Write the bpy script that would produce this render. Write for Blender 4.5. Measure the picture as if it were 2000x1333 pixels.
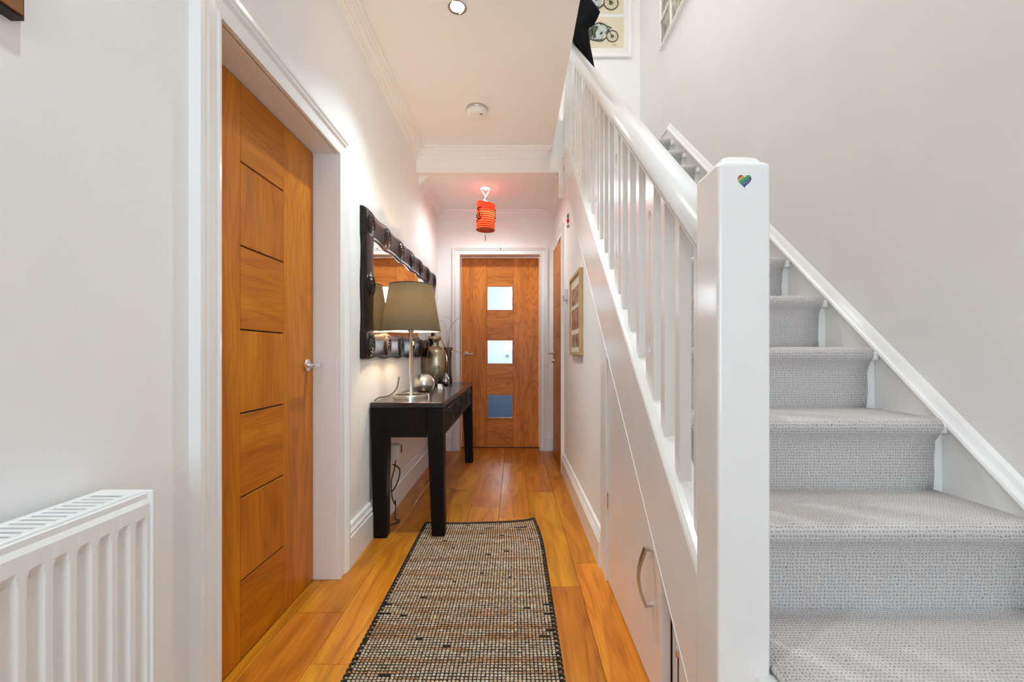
import bpy, bmesh, math, random
from mathutils import Vector, Matrix

for o in list(bpy.data.objects):
    bpy.data.objects.remove(o, do_unlink=True)
SC = bpy.context.scene
COL = SC.collection
PI = math.pi

# ------------------------------------------------------------------ camera
EYE = 0.985
UPPER = 5.2
cam_d = bpy.data.cameras.new('camera')
cam_d.sensor_width = 36.0
cam_d.lens = 15.0
cam_d.shift_x = -0.002
cam_d.shift_y = 0.01175
cam_d.clip_start = 0.02
cam = bpy.data.objects.new('camera', cam_d)
cam.location = (0, 0, EYE)
cam.rotation_euler = (PI / 2, 0, 0)
COL.objects.link(cam)
SC.camera = cam

# ------------------------------------------------------------------ world, light, exposure
SC.view_settings.view_transform = 'Standard'
SC.view_settings.look = 'None'
SC.view_settings.gamma = 1.0
SC.view_settings.exposure = 0.80
SC.cycles.diffuse_bounces = 8
SC.cycles.max_bounces = 14
SC.view_settings.use_curve_mapping = False
world = bpy.data.worlds.new('sky')
SC.world = world
world.use_nodes = True
world.node_tree.nodes['Background'].inputs[0].default_value = (0.62, 0.76, 1.0, 1)
world.node_tree.nodes['Background'].inputs[1].default_value = 0.6


def area_light(name, loc, rot, sx, sy, power, col):
    d = bpy.data.lights.new(name, 'AREA')
    d.shape = 'RECTANGLE'
    d.size, d.size_y, d.energy, d.color = sx, sy, power, col
    o = bpy.data.objects.new(name, d)
    o.location, o.rotation_euler = loc, rot
    COL.objects.link(o)
    return o


# daylight at the glazed front door behind the camera and in the room past the far door; unseen fill lamp added over the stairwell
area_light('front_door_daylight', (0.25, -3.72, 1.35), (PI / 2, 0, 0), 1.6, 2.1, 40, (0.68, 0.87, 1.0))
area_light('stairwell_fill', (0.55, 1.5, UPPER - 0.02), (0, 0, 0), 0.8, 1.2, 27, (0.98, 0.97, 0.95))  # added fill, out of view, to brighten the stair wall and treads
area_light('kitchen_daylight', (0.75, 7.42, 1.6), (-PI / 2, 0, 0), 1.5, 1.1, 85, (0.82, 0.92, 1.0))


def spot(name, loc, power, col, size=0.035, angle=150, blend=1.0):
    d = bpy.data.lights.new(name, 'SPOT')
    d.energy, d.color, d.shadow_soft_size = power, col, size
    d.spot_size, d.spot_blend = math.radians(angle), blend
    o = bpy.data.objects.new(name, d)
    o.location = loc
    COL.objects.link(o)
    return o


def point(name, loc, power, col, size=0.03):
    d = bpy.data.lights.new(name, 'POINT')
    d.energy, d.color, d.shadow_soft_size = power, col, size
    o = bpy.data.objects.new(name, d)
    o.location = loc
    COL.objects.link(o)
    return o


# ------------------------------------------------------------------ materials
MATS = {}


def newmat(name):
    m = bpy.data.materials.new(name)
    m.use_nodes = True
    nt = m.node_tree
    b = nt.nodes['Principled BSDF']
    MATS[name] = m
    return m, nt, b


def N(nt, t, **kw):
    n = nt.nodes.new(t)
    for k, v in kw.items():
        if k in ('inp',):
            for i, val in v.items():
                n.inputs[i].default_value = val
        else:
            setattr(n, k, v)
    return n


def L(nt, a, b):
    nt.links.new(a, b)


def ramp(nt, fac, stops):
    r = N(nt, 'ShaderNodeValToRGB')
    el = r.color_ramp.elements
    while len(el) < len(stops):
        el.new(0.5)
    for e, (p, c) in zip(el, stops):
        e.position = p
        e.color = (*c, 1)
    L(nt, fac, r.inputs[0])
    return r.outputs[0]


def mixcol(nt, fac, a, b, mode='MIX'):
    m = N(nt, 'ShaderNodeMix', data_type='RGBA', blend_type=mode)
    for sock, v in ((m.inputs[0], fac), (m.inputs[6], a), (m.inputs[7], b)):
        if hasattr(v, 'is_output'):
            L(nt, v, sock)
        elif isinstance(v, (int, float)):
            sock.default_value = v
        else:
            sock.default_value = (*v, 1)
    return m.outputs[2]


def plain(name, col, rough=0.5, metal=0.0, noise=0.0, nscale=40, bump=0.0, bscale=60, coat=0.0, spec=None):
    m, nt, b = newmat(name)
    b.inputs['Roughness'].default_value = rough
    b.inputs['Metallic'].default_value = metal
    b.inputs['Coat Weight'].default_value = coat
    b.inputs['Coat Roughness'].default_value = 0.12
    if spec is not None:
        b.inputs['Specular IOR Level'].default_value = spec
    tc = N(nt, 'ShaderNodeTexCoord')
    nz = N(nt, 'ShaderNodeTexNoise', inp={2: nscale, 3: 4.0})
    L(nt, tc.outputs['Object'], nz.inputs[0])
    d = tuple(max(0, c * (1 - noise)) for c in col)
    l = tuple(min(1, c * (1 + noise)) for c in col)
    L(nt, ramp(nt, nz.outputs[0], [(0.3, d), (0.7, l)]), b.inputs['Base Color'])
    if bump > 0:
        n2 = N(nt, 'ShaderNodeTexNoise', inp={2: bscale, 3: 5.0})
        L(nt, tc.outputs['Object'], n2.inputs[0])
        bp = N(nt, 'ShaderNodeBump', inp={0: bump, 1: 0.002})
        L(nt, n2.outputs[0], bp.inputs['Height'])
        L(nt, bp.outputs[0], b.inputs['Normal'])
    return m


def wood(name, dark, mid, light, axis=2, rough=0.35, coat=0.25, ring=46.0, var=0.10, hue=0.0, ringmix=0.35, scale=1.0, spec=0.5):
    """oak-like grain running along one axis"""
    m, nt, b = newmat(name)
    tc = N(nt, 'ShaderNodeTexCoord')
    oi = N(nt, 'ShaderNodeObjectInfo')
    off = N(nt, 'ShaderNodeVectorMath', operation='SCALE')
    cmb = N(nt, 'ShaderNodeCombineXYZ')
    for i in range(3):
        L(nt, oi.outputs['Random'], cmb.inputs[i])
    L(nt, cmb.outputs[0], off.inputs[0])
    off.inputs['Scale'].default_value = 37.0
    add = N(nt, 'ShaderNodeVectorMath', operation='ADD')
    L(nt, tc.outputs['Object'], add.inputs[0])
    L(nt, off.outputs[0], add.inputs[1])

    def mp(along, cross):
        s = [cross * scale] * 3
        s[axis] = along * scale
        k = N(nt, 'ShaderNodeMapping')
        k.inputs['Scale'].default_value = s
        L(nt, add.outputs[0], k.inputs[0])
        return k.outputs[0]
    n1 = N(nt, 'ShaderNodeTexNoise', inp={2: 1.0, 3: 2.0, 4: 0.45, 8: 0.4})
    L(nt, mp(1.1, 6.5), n1.inputs[0])
    mul = N(nt, 'ShaderNodeMath', operation='MULTIPLY')
    mul.inputs[1].default_value = ring
    L(nt, n1.outputs[0], mul.inputs[0])
    sn = N(nt, 'ShaderNodeMath', operation='SINE')
    L(nt, mul.outputs[0], sn.inputs[0])
    n2 = N(nt, 'ShaderNodeTexNoise', inp={2: 1.0, 3: 5.0, 4: 0.6})
    L(nt, mp(5.0, 150.0), n2.inputs[0])
    n3 = N(nt, 'ShaderNodeTexNoise', inp={2: 1.0, 3: 3.0})
    L(nt, mp(1.6, 11.0), n3.inputs[0])
    base = ramp(nt, n3.outputs[0], [(0.28, dark), (0.5, mid), (0.74, light)])
    rfac = N(nt, 'ShaderNodeMapRange', inp={1: -1.0, 2: 1.0, 3: 0.0, 4: 1.0})
    L(nt, sn.outputs[0], rfac.inputs[0])
    rc = ramp(nt, rfac.outputs[0], [(0.0, (1, 1, 1)), (0.62, (0.96, 0.94, 0.92)), (1.0, (0.62, 0.54, 0.46))])
    c1 = mixcol(nt, ringmix, base, rc, 'MULTIPLY')
    fc = ramp(nt, n2.outputs[0], [(0.34, (0.66, 0.58, 0.5)), (0.56, (1, 1, 1))])
    c2 = mixcol(nt, 0.55, c1, fc, 'MULTIPLY')
    hsv = N(nt, 'ShaderNodeHueSaturation')
    vr = N(nt, 'ShaderNodeMapRange', inp={1: 0.0, 2: 1.0, 3: 1 - var, 4: 1 + var})
    L(nt, oi.outputs['Random'], vr.inputs[0])
    L(nt, vr.outputs[0], hsv.inputs['Value'])
    if hue:
        w2 = N(nt, 'ShaderNodeMath', operation='MULTIPLY')
        w2.inputs[1].default_value = 7.31
        L(nt, oi.outputs['Random'], w2.inputs[0])
        fr = N(nt, 'ShaderNodeMath', operation='FRACT')
        L(nt, w2.outputs[0], fr.inputs[0])
        hr = N(nt, 'ShaderNodeMapRange', inp={1: 0.0, 2: 1.0, 3: 0.5 - hue, 4: 0.5 + hue})
        L(nt, fr.outputs[0], hr.inputs[0])
        L(nt, hr.outputs[0], hsv.inputs['Hue'])
    L(nt, c2, hsv.inputs['Color'])
    L(nt, hsv.outputs[0], b.inputs['Base Color'])
    b.inputs['Specular IOR Level'].default_value = spec
    b.inputs['Roughness'].default_value = rough
    b.inputs['Coat Weight'].default_value = coat
    b.inputs['Coat Roughness'].default_value = 0.16
    bp = N(nt, 'ShaderNodeBump', inp={0: 0.12, 1: 0.001})
    L(nt, n2.outputs[0], bp.inputs['Height'])
    L(nt, bp.outputs[0], b.inputs['Normal'])
    return m


plain('wall_paint', (0.88, 0.875, 0.865), 0.75, noise=0.015, nscale=3, bump=0.12, bscale=90)
plain('ceiling_paint', (0.88, 0.87, 0.86), 0.85, noise=0.01, nscale=3, bump=0.05, bscale=120)
plain('gloss_white', (0.88, 0.875, 0.865), 0.28, noise=0.012, nscale=6, bump=0.05, bscale=30, coat=0.15)
plain('stair_white', (0.87, 0.855, 0.83), 0.24, noise=0.025, nscale=5, bump=0.10, bscale=26, coat=0.25)
plain('radiator_white', (0.86, 0.86, 0.85), 0.32, noise=0.01)
plain('plastic_white', (0.82, 0.81, 0.79), 0.4, noise=0.01)
plain('chrome', (0.78, 0.78, 0.79), 0.12, 1.0, noise=0.02)
plain('nickel', (0.72, 0.66, 0.58), 0.24, 1.0, noise=0.04, nscale=90)
plain('brushed_steel', (0.62, 0.58, 0.53), 0.26, 1.0, noise=0.04, nscale=120)
plain('bronze', (0.40, 0.32, 0.22), 0.27, 1.0, noise=0.25, nscale=14, bump=0.2, bscale=16)
plain('pewter', (0.62, 0.60, 0.57), 0.30, 1.0, noise=0.10, nscale=22, bump=0.15, bscale=40)
plain('dark_silver', (0.42, 0.41, 0.42), 0.10, 1.0, noise=0.08)
plain('vase_brown', (0.10, 0.075, 0.055), 0.25, 0.4, noise=0.3, nscale=20)
plain('black_cable', (0.012, 0.012, 0.013), 0.45)
plain('iron_black', (0.016, 0.015, 0.016), 0.42, 0.5)
plain('dark_gap', (0.03, 0.022, 0.016), 0.9)
plain('garment_black', (0.006, 0.006, 0.007), 0.95, noise=0.3, nscale=60, bump=0.5, bscale=200, spec=0.1)
plain('frame_oak', (0.52, 0.34, 0.17), 0.5, noise=0.12, nscale=25)
plain('mat_cream', (0.78, 0.72, 0.63), 0.8, noise=0.02)
plain('print_cream', (0.74, 0.66, 0.49), 0.8, noise=0.03, nscale=8)
plain('print_grey', (0.50, 0.56, 0.53), 0.8, noise=0.15, nscale=30)
plain('print_dark', (0.10, 0.10, 0.08), 0.8, noise=0.2)
plain('ink_black', (0.012, 0.008, 0.006), 0.6)
plain('rug_dark', (0.028, 0.021, 0.017), 0.95, noise=0.3, nscale=80)
plain('dried_wheat', (0.60, 0.36, 0.16), 0.8, noise=0.2)
plain('dried_twig', (0.22, 0.15, 0.10), 0.8, noise=0.2)
plain('ornament_red', (0.55, 0.03, 0.02), 0.35)
plain('ornament_green', (0.05, 0.13, 0.04), 0.4)
plain('kitchen_blue', (0.06, 0.10, 0.15), 0.5, noise=0.15, nscale=4)
plain('kitchen_pale', (0.70, 0.76, 0.80), 0.6, noise=0.05, nscale=3)
plain('canvas_brown', (0.30, 0.12, 0.03), 0.5, noise=0.4, nscale=9)
plain('frame_black', (0.012, 0.010, 0.010), 0.5)
plain('tag_white', (0.82, 0.84, 0.88), 0.5)
plain('mirror_glass', (0.93, 0.93, 0.93), 0.0, 1.0)
plain('lining_white', (0.85, 0.80, 0.70), 0.8)

OAK = dict(dark=(0.44, 0.128, 0.003), mid=(0.55, 0.175, 0.004), light=(0.64, 0.23, 0.007))
wood('oak_upright', axis=2, ring=70, spec=0.25, rough=0.40, coat=0.12, var=0.07, **OAK)
wood('oak_across', axis=1, ring=70, spec=0.25, rough=0.40, coat=0.12, var=0.07, **OAK)
FOAK = dict(dark=(0.56, 0.175, 0.022), mid=(0.70, 0.24, 0.036), light=(0.80, 0.30, 0.052))
wood('far_oak_upright', axis=2, ring=95, spec=0.25, rough=0.42, coat=0.08, var=0.05, ringmix=0.5, **FOAK)
wood('far_oak_across', axis=0, ring=80, spec=0.25, rough=0.42, coat=0.08, var=0.05, ringmix=0.5, **FOAK)
wood('floor_oak', dark=(0.46, 0.150, 0.008), mid=(0.64, 0.235, 0.012), light=(0.76, 0.325, 0.024), axis=1, rough=0.36, coat=0.06,
     ring=38, var=0.15, spec=0.3, hue=0.008, ringmix=0.55)
wood('table_dark', dark=(0.003, 0.002, 0.002), mid=(0.006, 0.0035, 0.003), light=(0.014, 0.006, 0.005), axis=2, rough=0.45, coat=0.0, spec=0.14, var=0.05, ringmix=0.2)
wood('table_top', dark=(0.007, 0.0035, 0.003), mid=(0.013, 0.006, 0.005), light=(0.025, 0.010, 0.007), axis=1, rough=0.24, coat=0.3, var=0.05, ringmix=0.2)
wood('mirror_frame', dark=(0.006, 0.003, 0.0025), mid=(0.015, 0.007, 0.005), light=(0.030, 0.011, 0.007), axis=1, rough=0.34, coat=0.03, spec=0.25, var=0.02, ringmix=0.3)


def photo_mat(name, a, b_, sc):
    m, nt, b = newmat(name)
    tc = N(nt, 'ShaderNodeTexCoord')
    oi = N(nt, 'ShaderNodeObjectInfo')
    ad = N(nt, 'ShaderNodeVectorMath', operation='ADD')
    cb = N(nt, 'ShaderNodeCombineXYZ')
    mu = N(nt, 'ShaderNodeMath', operation='MULTIPLY')
    mu.inputs[1].default_value = 50.0
    L(nt, oi.outputs['Random'], mu.inputs[0])
    L(nt, mu.outputs[0], cb.inputs[0])
    L(nt, tc.outputs['Object'], ad.inputs[0])
    L(nt, cb.outputs[0], ad.inputs[1])
    nz = N(nt, 'ShaderNodeTexNoise', inp={2: sc, 3: 3.0})
    L(nt, ad.outputs[0], nz.inputs[0])
    L(nt, ramp(nt, nz.outputs[0], [(0.35, a), (0.5, tuple((x + y) / 2 for x, y in zip(a, b_))), (0.65, b_)]), b.inputs['Base Color'])
    b.inputs['Roughness'].default_value = 0.35
    return m


photo_mat('photo_sepia', (0.10, 0.035, 0.02), (0.50, 0.28, 0.17), 22)
photo_mat('photo_muted', (0.14, 0.15, 0.12), (0.62, 0.58, 0.46), 16)


def carpet_mat():
    m, nt, b = newmat('stair_carpet')
    uv = N(nt, 'ShaderNodeUVMap', uv_map='metres')
    sep = N(nt, 'ShaderNodeSeparateXYZ')
    L(nt, uv.outputs[0], sep.inputs[0])
    nz = N(nt, 'ShaderNodeTexNoise', inp={2: 55.0, 3: 3.0})
    L(nt, uv.outputs[0], nz.inputs[0])

    def wv(sock, freq, ph):
        a = N(nt, 'ShaderNodeMath', operation='MULTIPLY_ADD')
        a.inputs[1].default_value = freq * 2 * PI
        L(nt, sock, a.inputs[0])
        j = N(nt, 'ShaderNodeMath', operation='MULTIPLY')
        j.inputs[1].default_value = ph
        L(nt, nz.outputs[0], j.inputs[0])
        L(nt, j.outputs[0], a.inputs[2])
        s = N(nt, 'ShaderNodeMath', operation='SINE')
        L(nt, a.outputs[0], s.inputs[0])
        r = N(nt, 'ShaderNodeMapRange', inp={1: -1.0, 2: 1.0, 3: 0.0, 4: 1.0})
        L(nt, s.outputs[0], r.inputs[0])
        return r.outputs[0]
    w1 = wv(sep.outputs[0], 1 / 0.0078, 14.0)
    w2 = wv(sep.outputs[1], 1 / 0.0080, 5.0)
    mx = N(nt, 'ShaderNodeMath', operation='MULTIPLY')
    L(nt, w1, mx.inputs[0])
    L(nt, w2, mx.inputs[1])
    hole = ramp(nt, mx.outputs[0], [(0.5, (0, 0, 0)), (1.0, (0.8, 0.8, 0.8))])
    n2 = N(nt, 'ShaderNodeTexNoise', inp={2: 420.0, 3: 3.0})
    L(nt, uv.outputs[0], n2.inputs[0])
    base = ramp(nt, n2.outputs[0], [(0.3, (0.52, 0.49, 0.475)), (0.7, (0.74, 0.70, 0.68))])
    col = mixcol(nt, hole, base, (0.12, 0.115, 0.12))
    L(nt, col, b.inputs['Base Color'])
    b.inputs['Roughness'].default_value = 0.95
    b.inputs['Specular IOR Level'].default_value = 0.15
    b.inputs['Sheen Weight'].default_value = 0.15
    inv = N(nt, 'ShaderNodeMath', operation='MULTIPLY_ADD')
    inv.inputs[1].default_value = -1.0
    L(nt, mx.outputs[0], inv.inputs[0])
    L(nt, n2.outputs[0], inv.inputs[2])
    bp = N(nt, 'ShaderNodeBump', inp={0: 0.6, 1: 0.003})
    L(nt, inv.outputs[0], bp.inputs['Height'])
    L(nt, bp.outputs[0], b.inputs['Normal'])


carpet_mat()


def emit(name, col, s):
    m, nt, b = newmat(name)
    b.inputs['Base Color'].default_value = (*col, 1)
    b.inputs['Emission Color'].default_value = (*col, 1)
    b.inputs['Emission Strength'].default_value = s
    return m


emit('lamp_glow', (1.0, 0.93, 0.82), 60.0)
emit('bulb_glow', (1.0, 0.80, 0.50), 25.0)


def glass_mat(name, rough, tint, bump):
    m, nt, b = newmat(name)
    b.inputs['Base Color'].default_value = (*tint, 1)
    b.inputs['Roughness'].default_value = rough
    b.inputs['Transmission Weight'].default_value = 1.0
    b.inputs['IOR'].default_value = 1.25
    if bump:
        tc = N(nt, 'ShaderNodeTexCoord')
        mp = N(nt, 'ShaderNodeMapping')
        mp.inputs['Scale'].default_value = (60, 60, 5)
        L(nt, tc.outputs['Object'], mp.inputs[0])
        nz = N(nt, 'ShaderNodeTexNoise', inp={2: 1.0, 3: 2.0})
        L(nt, mp.outputs[0], nz.inputs[0])
        bp = N(nt, 'ShaderNodeBump', inp={0: bump, 1: 0.004})
        L(nt, nz.outputs[0], bp.inputs['Height'])
        L(nt, bp.outputs[0], b.inputs['Normal'])


glass_mat('pane_glass', 0.12, (0.92, 0.97, 1.0), 0.25)


def clear_pane():
    m, nt, b = newmat('front_glass')
    out = nt.nodes['Material Output']
    tr = N(nt, 'ShaderNodeBsdfTransparent')
    gl = N(nt, 'ShaderNodeBsdfGlossy', inp={1: 0.02})
    mx = N(nt, 'ShaderNodeMixShader', inp={0: 0.06})
    L(nt, tr.outputs[0], mx.inputs[1])
    L(nt, gl.outputs[0], mx.inputs[2])
    L(nt, mx.outputs[0], out.inputs[0])


clear_pane()


def translucent(name, diff, trans, fac, rough=0.8, weave=0.0, stripes=False):
    m, nt, b = newmat(name)
    out = nt.nodes['Material Output']
    b.inputs['Base Color'].default_value = (*diff, 1)
    b.inputs['Roughness'].default_value = rough
    t = N(nt, 'ShaderNodeBsdfTranslucent')
    t.inputs[0].default_value = (*trans, 1)
    mx = N(nt, 'ShaderNodeMixShader', inp={0: fac})
    L(nt, b.outputs[0], mx.inputs[1])
    L(nt, t.outputs[0], mx.inputs[2])
    L(nt, mx.outputs[0], out.inputs[0])
    tc = N(nt, 'ShaderNodeTexCoord')
    if weave:
        nz = N(nt, 'ShaderNodeTexNoise', inp={2: 260.0, 3: 2.0})
        L(nt, tc.outputs['Object'], nz.inputs[0])
        c = ramp(nt, nz.outputs[0], [(0.3, tuple(x * 0.75 for x in diff)), (0.7, tuple(x * 1.25 for x in diff))])
        L(nt, c, b.inputs['Base Color'])
    if stripes:
        # paper printed red with paler rings between the wires and one plain red seam
        uv = N(nt, 'ShaderNodeUVMap', uv_map='wrap')
        sep = N(nt, 'ShaderNodeSeparateXYZ')
        L(nt, uv.outputs[0], sep.inputs[0])
        a = N(nt, 'ShaderNodeMath', operation='MULTIPLY')
        a.inputs[1].default_value = 2 * PI * 12
        L(nt, sep.outputs[1], a.inputs[0])
        s = N(nt, 'ShaderNodeMath', operation='SINE')
        L(nt, a.outputs[0], s.inputs[0])
        g = ramp(nt, s.outputs[0], [(0.25, trans), (0.95, (0.85, 0.24, 0.06))])
        lo = ramp(nt, sep.outputs[1], [(0.60, (0, 0, 0)), (0.72, (1, 1, 1))])
        g2 = mixcol(nt, lo, g, trans)
        seam = N(nt, 'ShaderNodeMath', operation='COMPARE')
        seam.inputs[1].default_value = 0.785
        seam.inputs[2].default_value = 0.022
        L(nt, sep.outputs[0], seam.inputs[0])
        g3 = mixcol(nt, seam.outputs[0], g2, (0.75, 0.01, 0.01))
        L(nt, g3, t.inputs[0])
        L(nt, mixcol(nt, 0.5, g3, diff), b.inputs['Base Color'])
    return m


translucent('shade_fabric', (0.085, 0.072, 0.05), (0.17, 0.14, 0.085), 0.18, weave=1)
translucent('shade_inside', (0.85, 0.80, 0.70), (0.75, 0.66, 0.50), 0.35)
translucent('lantern_paper', (0.55, 0.018, 0.008), (0.55, 0.010, 0.003), 0.5, stripes=True)


def rug_mat():
    m, nt, b = newmat('rug_weave')
    a = N(nt, 'ShaderNodeVertexColor', layer_name='yarn')
    tc = N(nt, 'ShaderNodeTexCoord')
    nz = N(nt, 'ShaderNodeTexNoise', inp={2: 500.0, 3: 3.0})
    L(nt, tc.outputs['Object'], nz.inputs[0])
    c = ramp(nt, nz.outputs[0], [(0.3, (0.7, 0.7, 0.7)), (0.7, (1.15, 1.15, 1.15))])
    L(nt, mixcol(nt, 1.0, a.outputs[0], c, 'MULTIPLY'), b.inputs['Base Color'])
    b.inputs['Roughness'].default_value = 0.95
    b.inputs['Specular IOR Level'].default_value = 0.1


rug_mat()


def heart_mat():
    m, nt, b = newmat('heart_stripes')
    tc = N(nt, 'ShaderNodeTexCoord')
    sep = N(nt, 'ShaderNodeSeparateXYZ')
    L(nt, tc.outputs['Object'], sep.inputs[0])
    # stripes tilted: value = z - 0.7 x
    ma = N(nt, 'ShaderNodeMath', operation='MULTIPLY_ADD')
    ma.inputs[1].default_value = -0.72
    L(nt, sep.outputs[0], ma.inputs[0])
    L(nt, sep.outputs[2], ma.inputs[2])
    mr = N(nt, 'ShaderNodeMapRange', inp={1: -0.0165, 2: 0.0148, 3: 0.0, 4: 1.0})
    L(nt, ma.outputs[0], mr.inputs[0])
    c = ramp(nt, mr.outputs[0], [(0.0, (0.22, 0.03, 0.20)), (0.17, (0.05, 0.05, 0.26)), (0.42, (0.03, 0.24, 0.12)),
                                 (0.68, (0.36, 0.45, 0.10)), (0.82, (0.60, 0.42, 0.10)), (0.87, (0.46, 0.06, 0.04))])
    for n in nt.nodes:
        if n.bl_idname == 'ShaderNodeValToRGB':
            n.color_ramp.interpolation = 'CONSTANT'
    L(nt, c, b.inputs['Base Color'])
    b.inputs['Roughness'].default_value = 0.3


heart_mat()
plain('heart_script', (0.45, 0.70, 0.55), 0.4)


# ------------------------------------------------------------------ mesh helpers
class MB:
    def __init__(self):
        self.v, self.f, self.s = [], [], []

    def add(self, vs, fs, smooth=False):
        k = len(self.v)
        self.v += [tuple(p) for p in vs]
        for f in fs:
            self.f.append(tuple(i + k for i in f))
            self.s.append(smooth)
        return self

    def box(self, x0, x1, y0, y1, z0, z1):
        vs = [(x, y, z) for z in (z0, z1) for y in (y0, y1) for x in (x0, x1)]
        return self.add(vs, [(0, 2, 3, 1), (4, 5, 7, 6), (0, 1, 5, 4), (2, 6, 7, 3), (0, 4, 6, 2), (1, 3, 7, 5)])

    def bridge(self, rings, closed=True, caps=True, smooth=False):
        n = len(rings[0])
        vs = [p for r in rings for p in r]
        fs = []
        for i in range(len(rings) - 1):
            for j in range(n if closed else n - 1):
                a, b = i * n + j, i * n + (j + 1) % n
                fs.append((a, b, b + n, a + n))
        k = len(self.v)
        self.add(vs, fs, smooth)
        if caps and closed:
            self.f.append(tuple(k + j for j in range(n))[::-1]); self.s.append(False)
            self.f.append(tuple(k + (len(rings) - 1) * n + j for j in range(n))); self.s.append(False)
        return self

    def prism(self, poly, axis, a, b):
        """poly in the two other axes (in x,y,z order), extruded along axis"""
        def P(u, w, t):
            return {0: (t, u, w), 1: (u, t, w), 2: (u, w, t)}[axis]
        return self.bridge([[P(u, w, a) for u, w in poly], [P(u, w, b) for u, w in poly]])

    def slope(self, prof, y0, y1, base, k):
        """prof (x, dz) swept from y0 to y1 along a line z = base(y) rising k per metre"""
        return self.bridge([[(x, y, base + k * y + dz) for x, dz in prof] for y in (y0, y1)])

    def lathe(self, prof, c, n=32, smooth=True, axis=2, sx=1.0, sy=1.0, caps=False):
        rings = []
        for r, h in prof:
            ring = []
            for i in range(n):
                t = 2 * PI * i / n
                a, b = r * math.cos(t) * sx, r * math.sin(t) * sy
                ring.append({2: (c[0] + a, c[1] + b, c[2] + h), 0: (c[0] + h, c[1] + a, c[2] + b), 1: (c[0] + a, c[1] + h, c[2] - b)}[axis])
            rings.append(ring)
        return self.bridge(rings, True, caps, smooth)

    def tube(self, pts, r, n=8, smooth=True):
        pts = [Vector(p) for p in pts]
        rad = r if isinstance(r, (list, tuple)) else [r] * len(pts)
        rings = []
        up = None
        for i, p in enumerate(pts):
            t = (pts[min(i + 1, len(pts) - 1)] - pts[max(i - 1, 0)]).normalized()
            if up is None:
                up = Vector((0, 0, 1)) if abs(t.z) < 0.9 else Vector((1, 0, 0))
            a = t.cross(up)
            if a.length < 1e-5:
                a = t.orthogonal()
            a.normalize()
            b = a.cross(t).normalized()
            up = b
            rings.append([tuple(p + a * math.cos(2 * PI * j / n) * rad[i] + b * math.sin(2 * PI * j / n) * rad[i]) for j in range(n)])
        return self.bridge(rings, True, True, smooth)


def spline(pts, n=6):
    out = []
    P = [Vector(p) for p in pts]
    for i in range(len(P) - 1):
        p0, p1, p2, p3 = P[max(i - 1, 0)], P[i], P[i + 1], P[min(i + 2, len(P) - 1)]
        for k in range(n):
            t = k / n
            out.append(0.5 * ((2 * p1) + (p2 - p0) * t + (2 * p0 - 5 * p1 + 4 * p2 - p3) * t * t + (-p0 + 3 * p1 - 3 * p2 + p3) * t ** 3))
    out.append(P[-1])
    return out


ORIG = {}


def tag(o, label=None, cat=None, group=None, kind=None):
    if label: o['label'] = label
    if cat: o['category'] = cat
    if group: o['group'] = group
    if kind: o['kind'] = kind
    return o


def mesh_of(name, mb, mat, org=(0, 0, 0)):
    me = bpy.data.meshes.new(name)
    me.from_pydata([(x - org[0], y - org[1], z - org[2]) for x, y, z in mb.v], [], mb.f)
    me.materials.append(MATS[mat])
    if any(mb.s):
        me.polygons.foreach_set('use_smooth', mb.s)
    bm = bmesh.new()
    bm.from_mesh(me)
    bmesh.ops.recalc_face_normals(bm, faces=bm.faces)
    bm.to_mesh(me)
    bm.free()
    return me


def put(name, mb, mat, parent=None, bevel=0.0, seg=2, org=None):
    """one mesh object; vertices are given in world metres and stored about the root's origin"""
    root_org = ORIG.get(parent.name, (0, 0, 0)) if parent else (org or (0, 0, 0))
    o = bpy.data.objects.new(name, mesh_of(name, mb, mat, root_org))
    COL.objects.link(o)
    if parent:
        o.parent = parent
    else:
        o.location = root_org
    ORIG[o.name] = root_org
    if bevel:
        md = o.modifiers.new('soft_edge', 'BEVEL')
        md.width, md.segments, md.limit_method = bevel, seg, 'ANGLE'
        md.angle_limit = math.radians(40)
        md.harden_normals = False
    return o


def thing(name, loc, label, cat, group=None, kind=None):
    o = bpy.data.objects.new(name, None)
    o.empty_display_size = 0.1
    o.location = loc
    COL.objects.link(o)
    ORIG[o.name] = tuple(loc)
    return tag(o, label, cat, group, kind)


def box(x0, x1, y0, y1, z0, z1):
    return MB().box(x0, x1, y0, y1, z0, z1)


def struct(name, mb, mat, label, cat, bevel=0.0):
    return tag(put(name, mb, mat, bevel=bevel), label, cat, kind='structure')


# ------------------------------------------------------------------ measures
XL = -0.772          # hall side of the long left wall
XR = 0.412           # plaster under the stairs
XW = 1.215           # stair wall
YF = 4.31            # far wall of the hall
YB = -3.6            # front wall behind the camera
CEIL, LOW, YS = 2.59, 2.412, 3.368   # ceiling, dropped ceiling past the step, the step
RISE, GO, Y3 = 0.198, 0.224, 0.97
K = RISE / GO
UP = 5.2             # ceiling upstairs
D2Y = 4.437          # face of the glazed door


def yk(k):
    return Y3 + (k - 3) * GO


# ------------------------------------------------------------------ room shell
w = MB()
w.box(XL - 0.13, XL, YB, 1.105, 0, CEIL)
w.box(XL - 0.13, XL, 1.105, 1.86, 1.855, CEIL)
w.box(XL - 0.13, XL, 1.86, YF + 0.14, 0, CEIL)
struct('wall_left', w, 'wall_paint', 'long white plaster wall with the mirror and oak door', 'wall')

w = MB()
w.box(XL - 0.13, -0.564, YF, YF + 0.14, 0, LOW)
w.box(0.278, 0.56, YF, YF + 0.14, 0, LOW)
w.box(-0.564, 0.278, YF, YF + 0.14, 1.995, LOW)
struct('wall_far', w, 'wall_paint', 'white end wall around the glazed oak door', 'wall')

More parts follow.
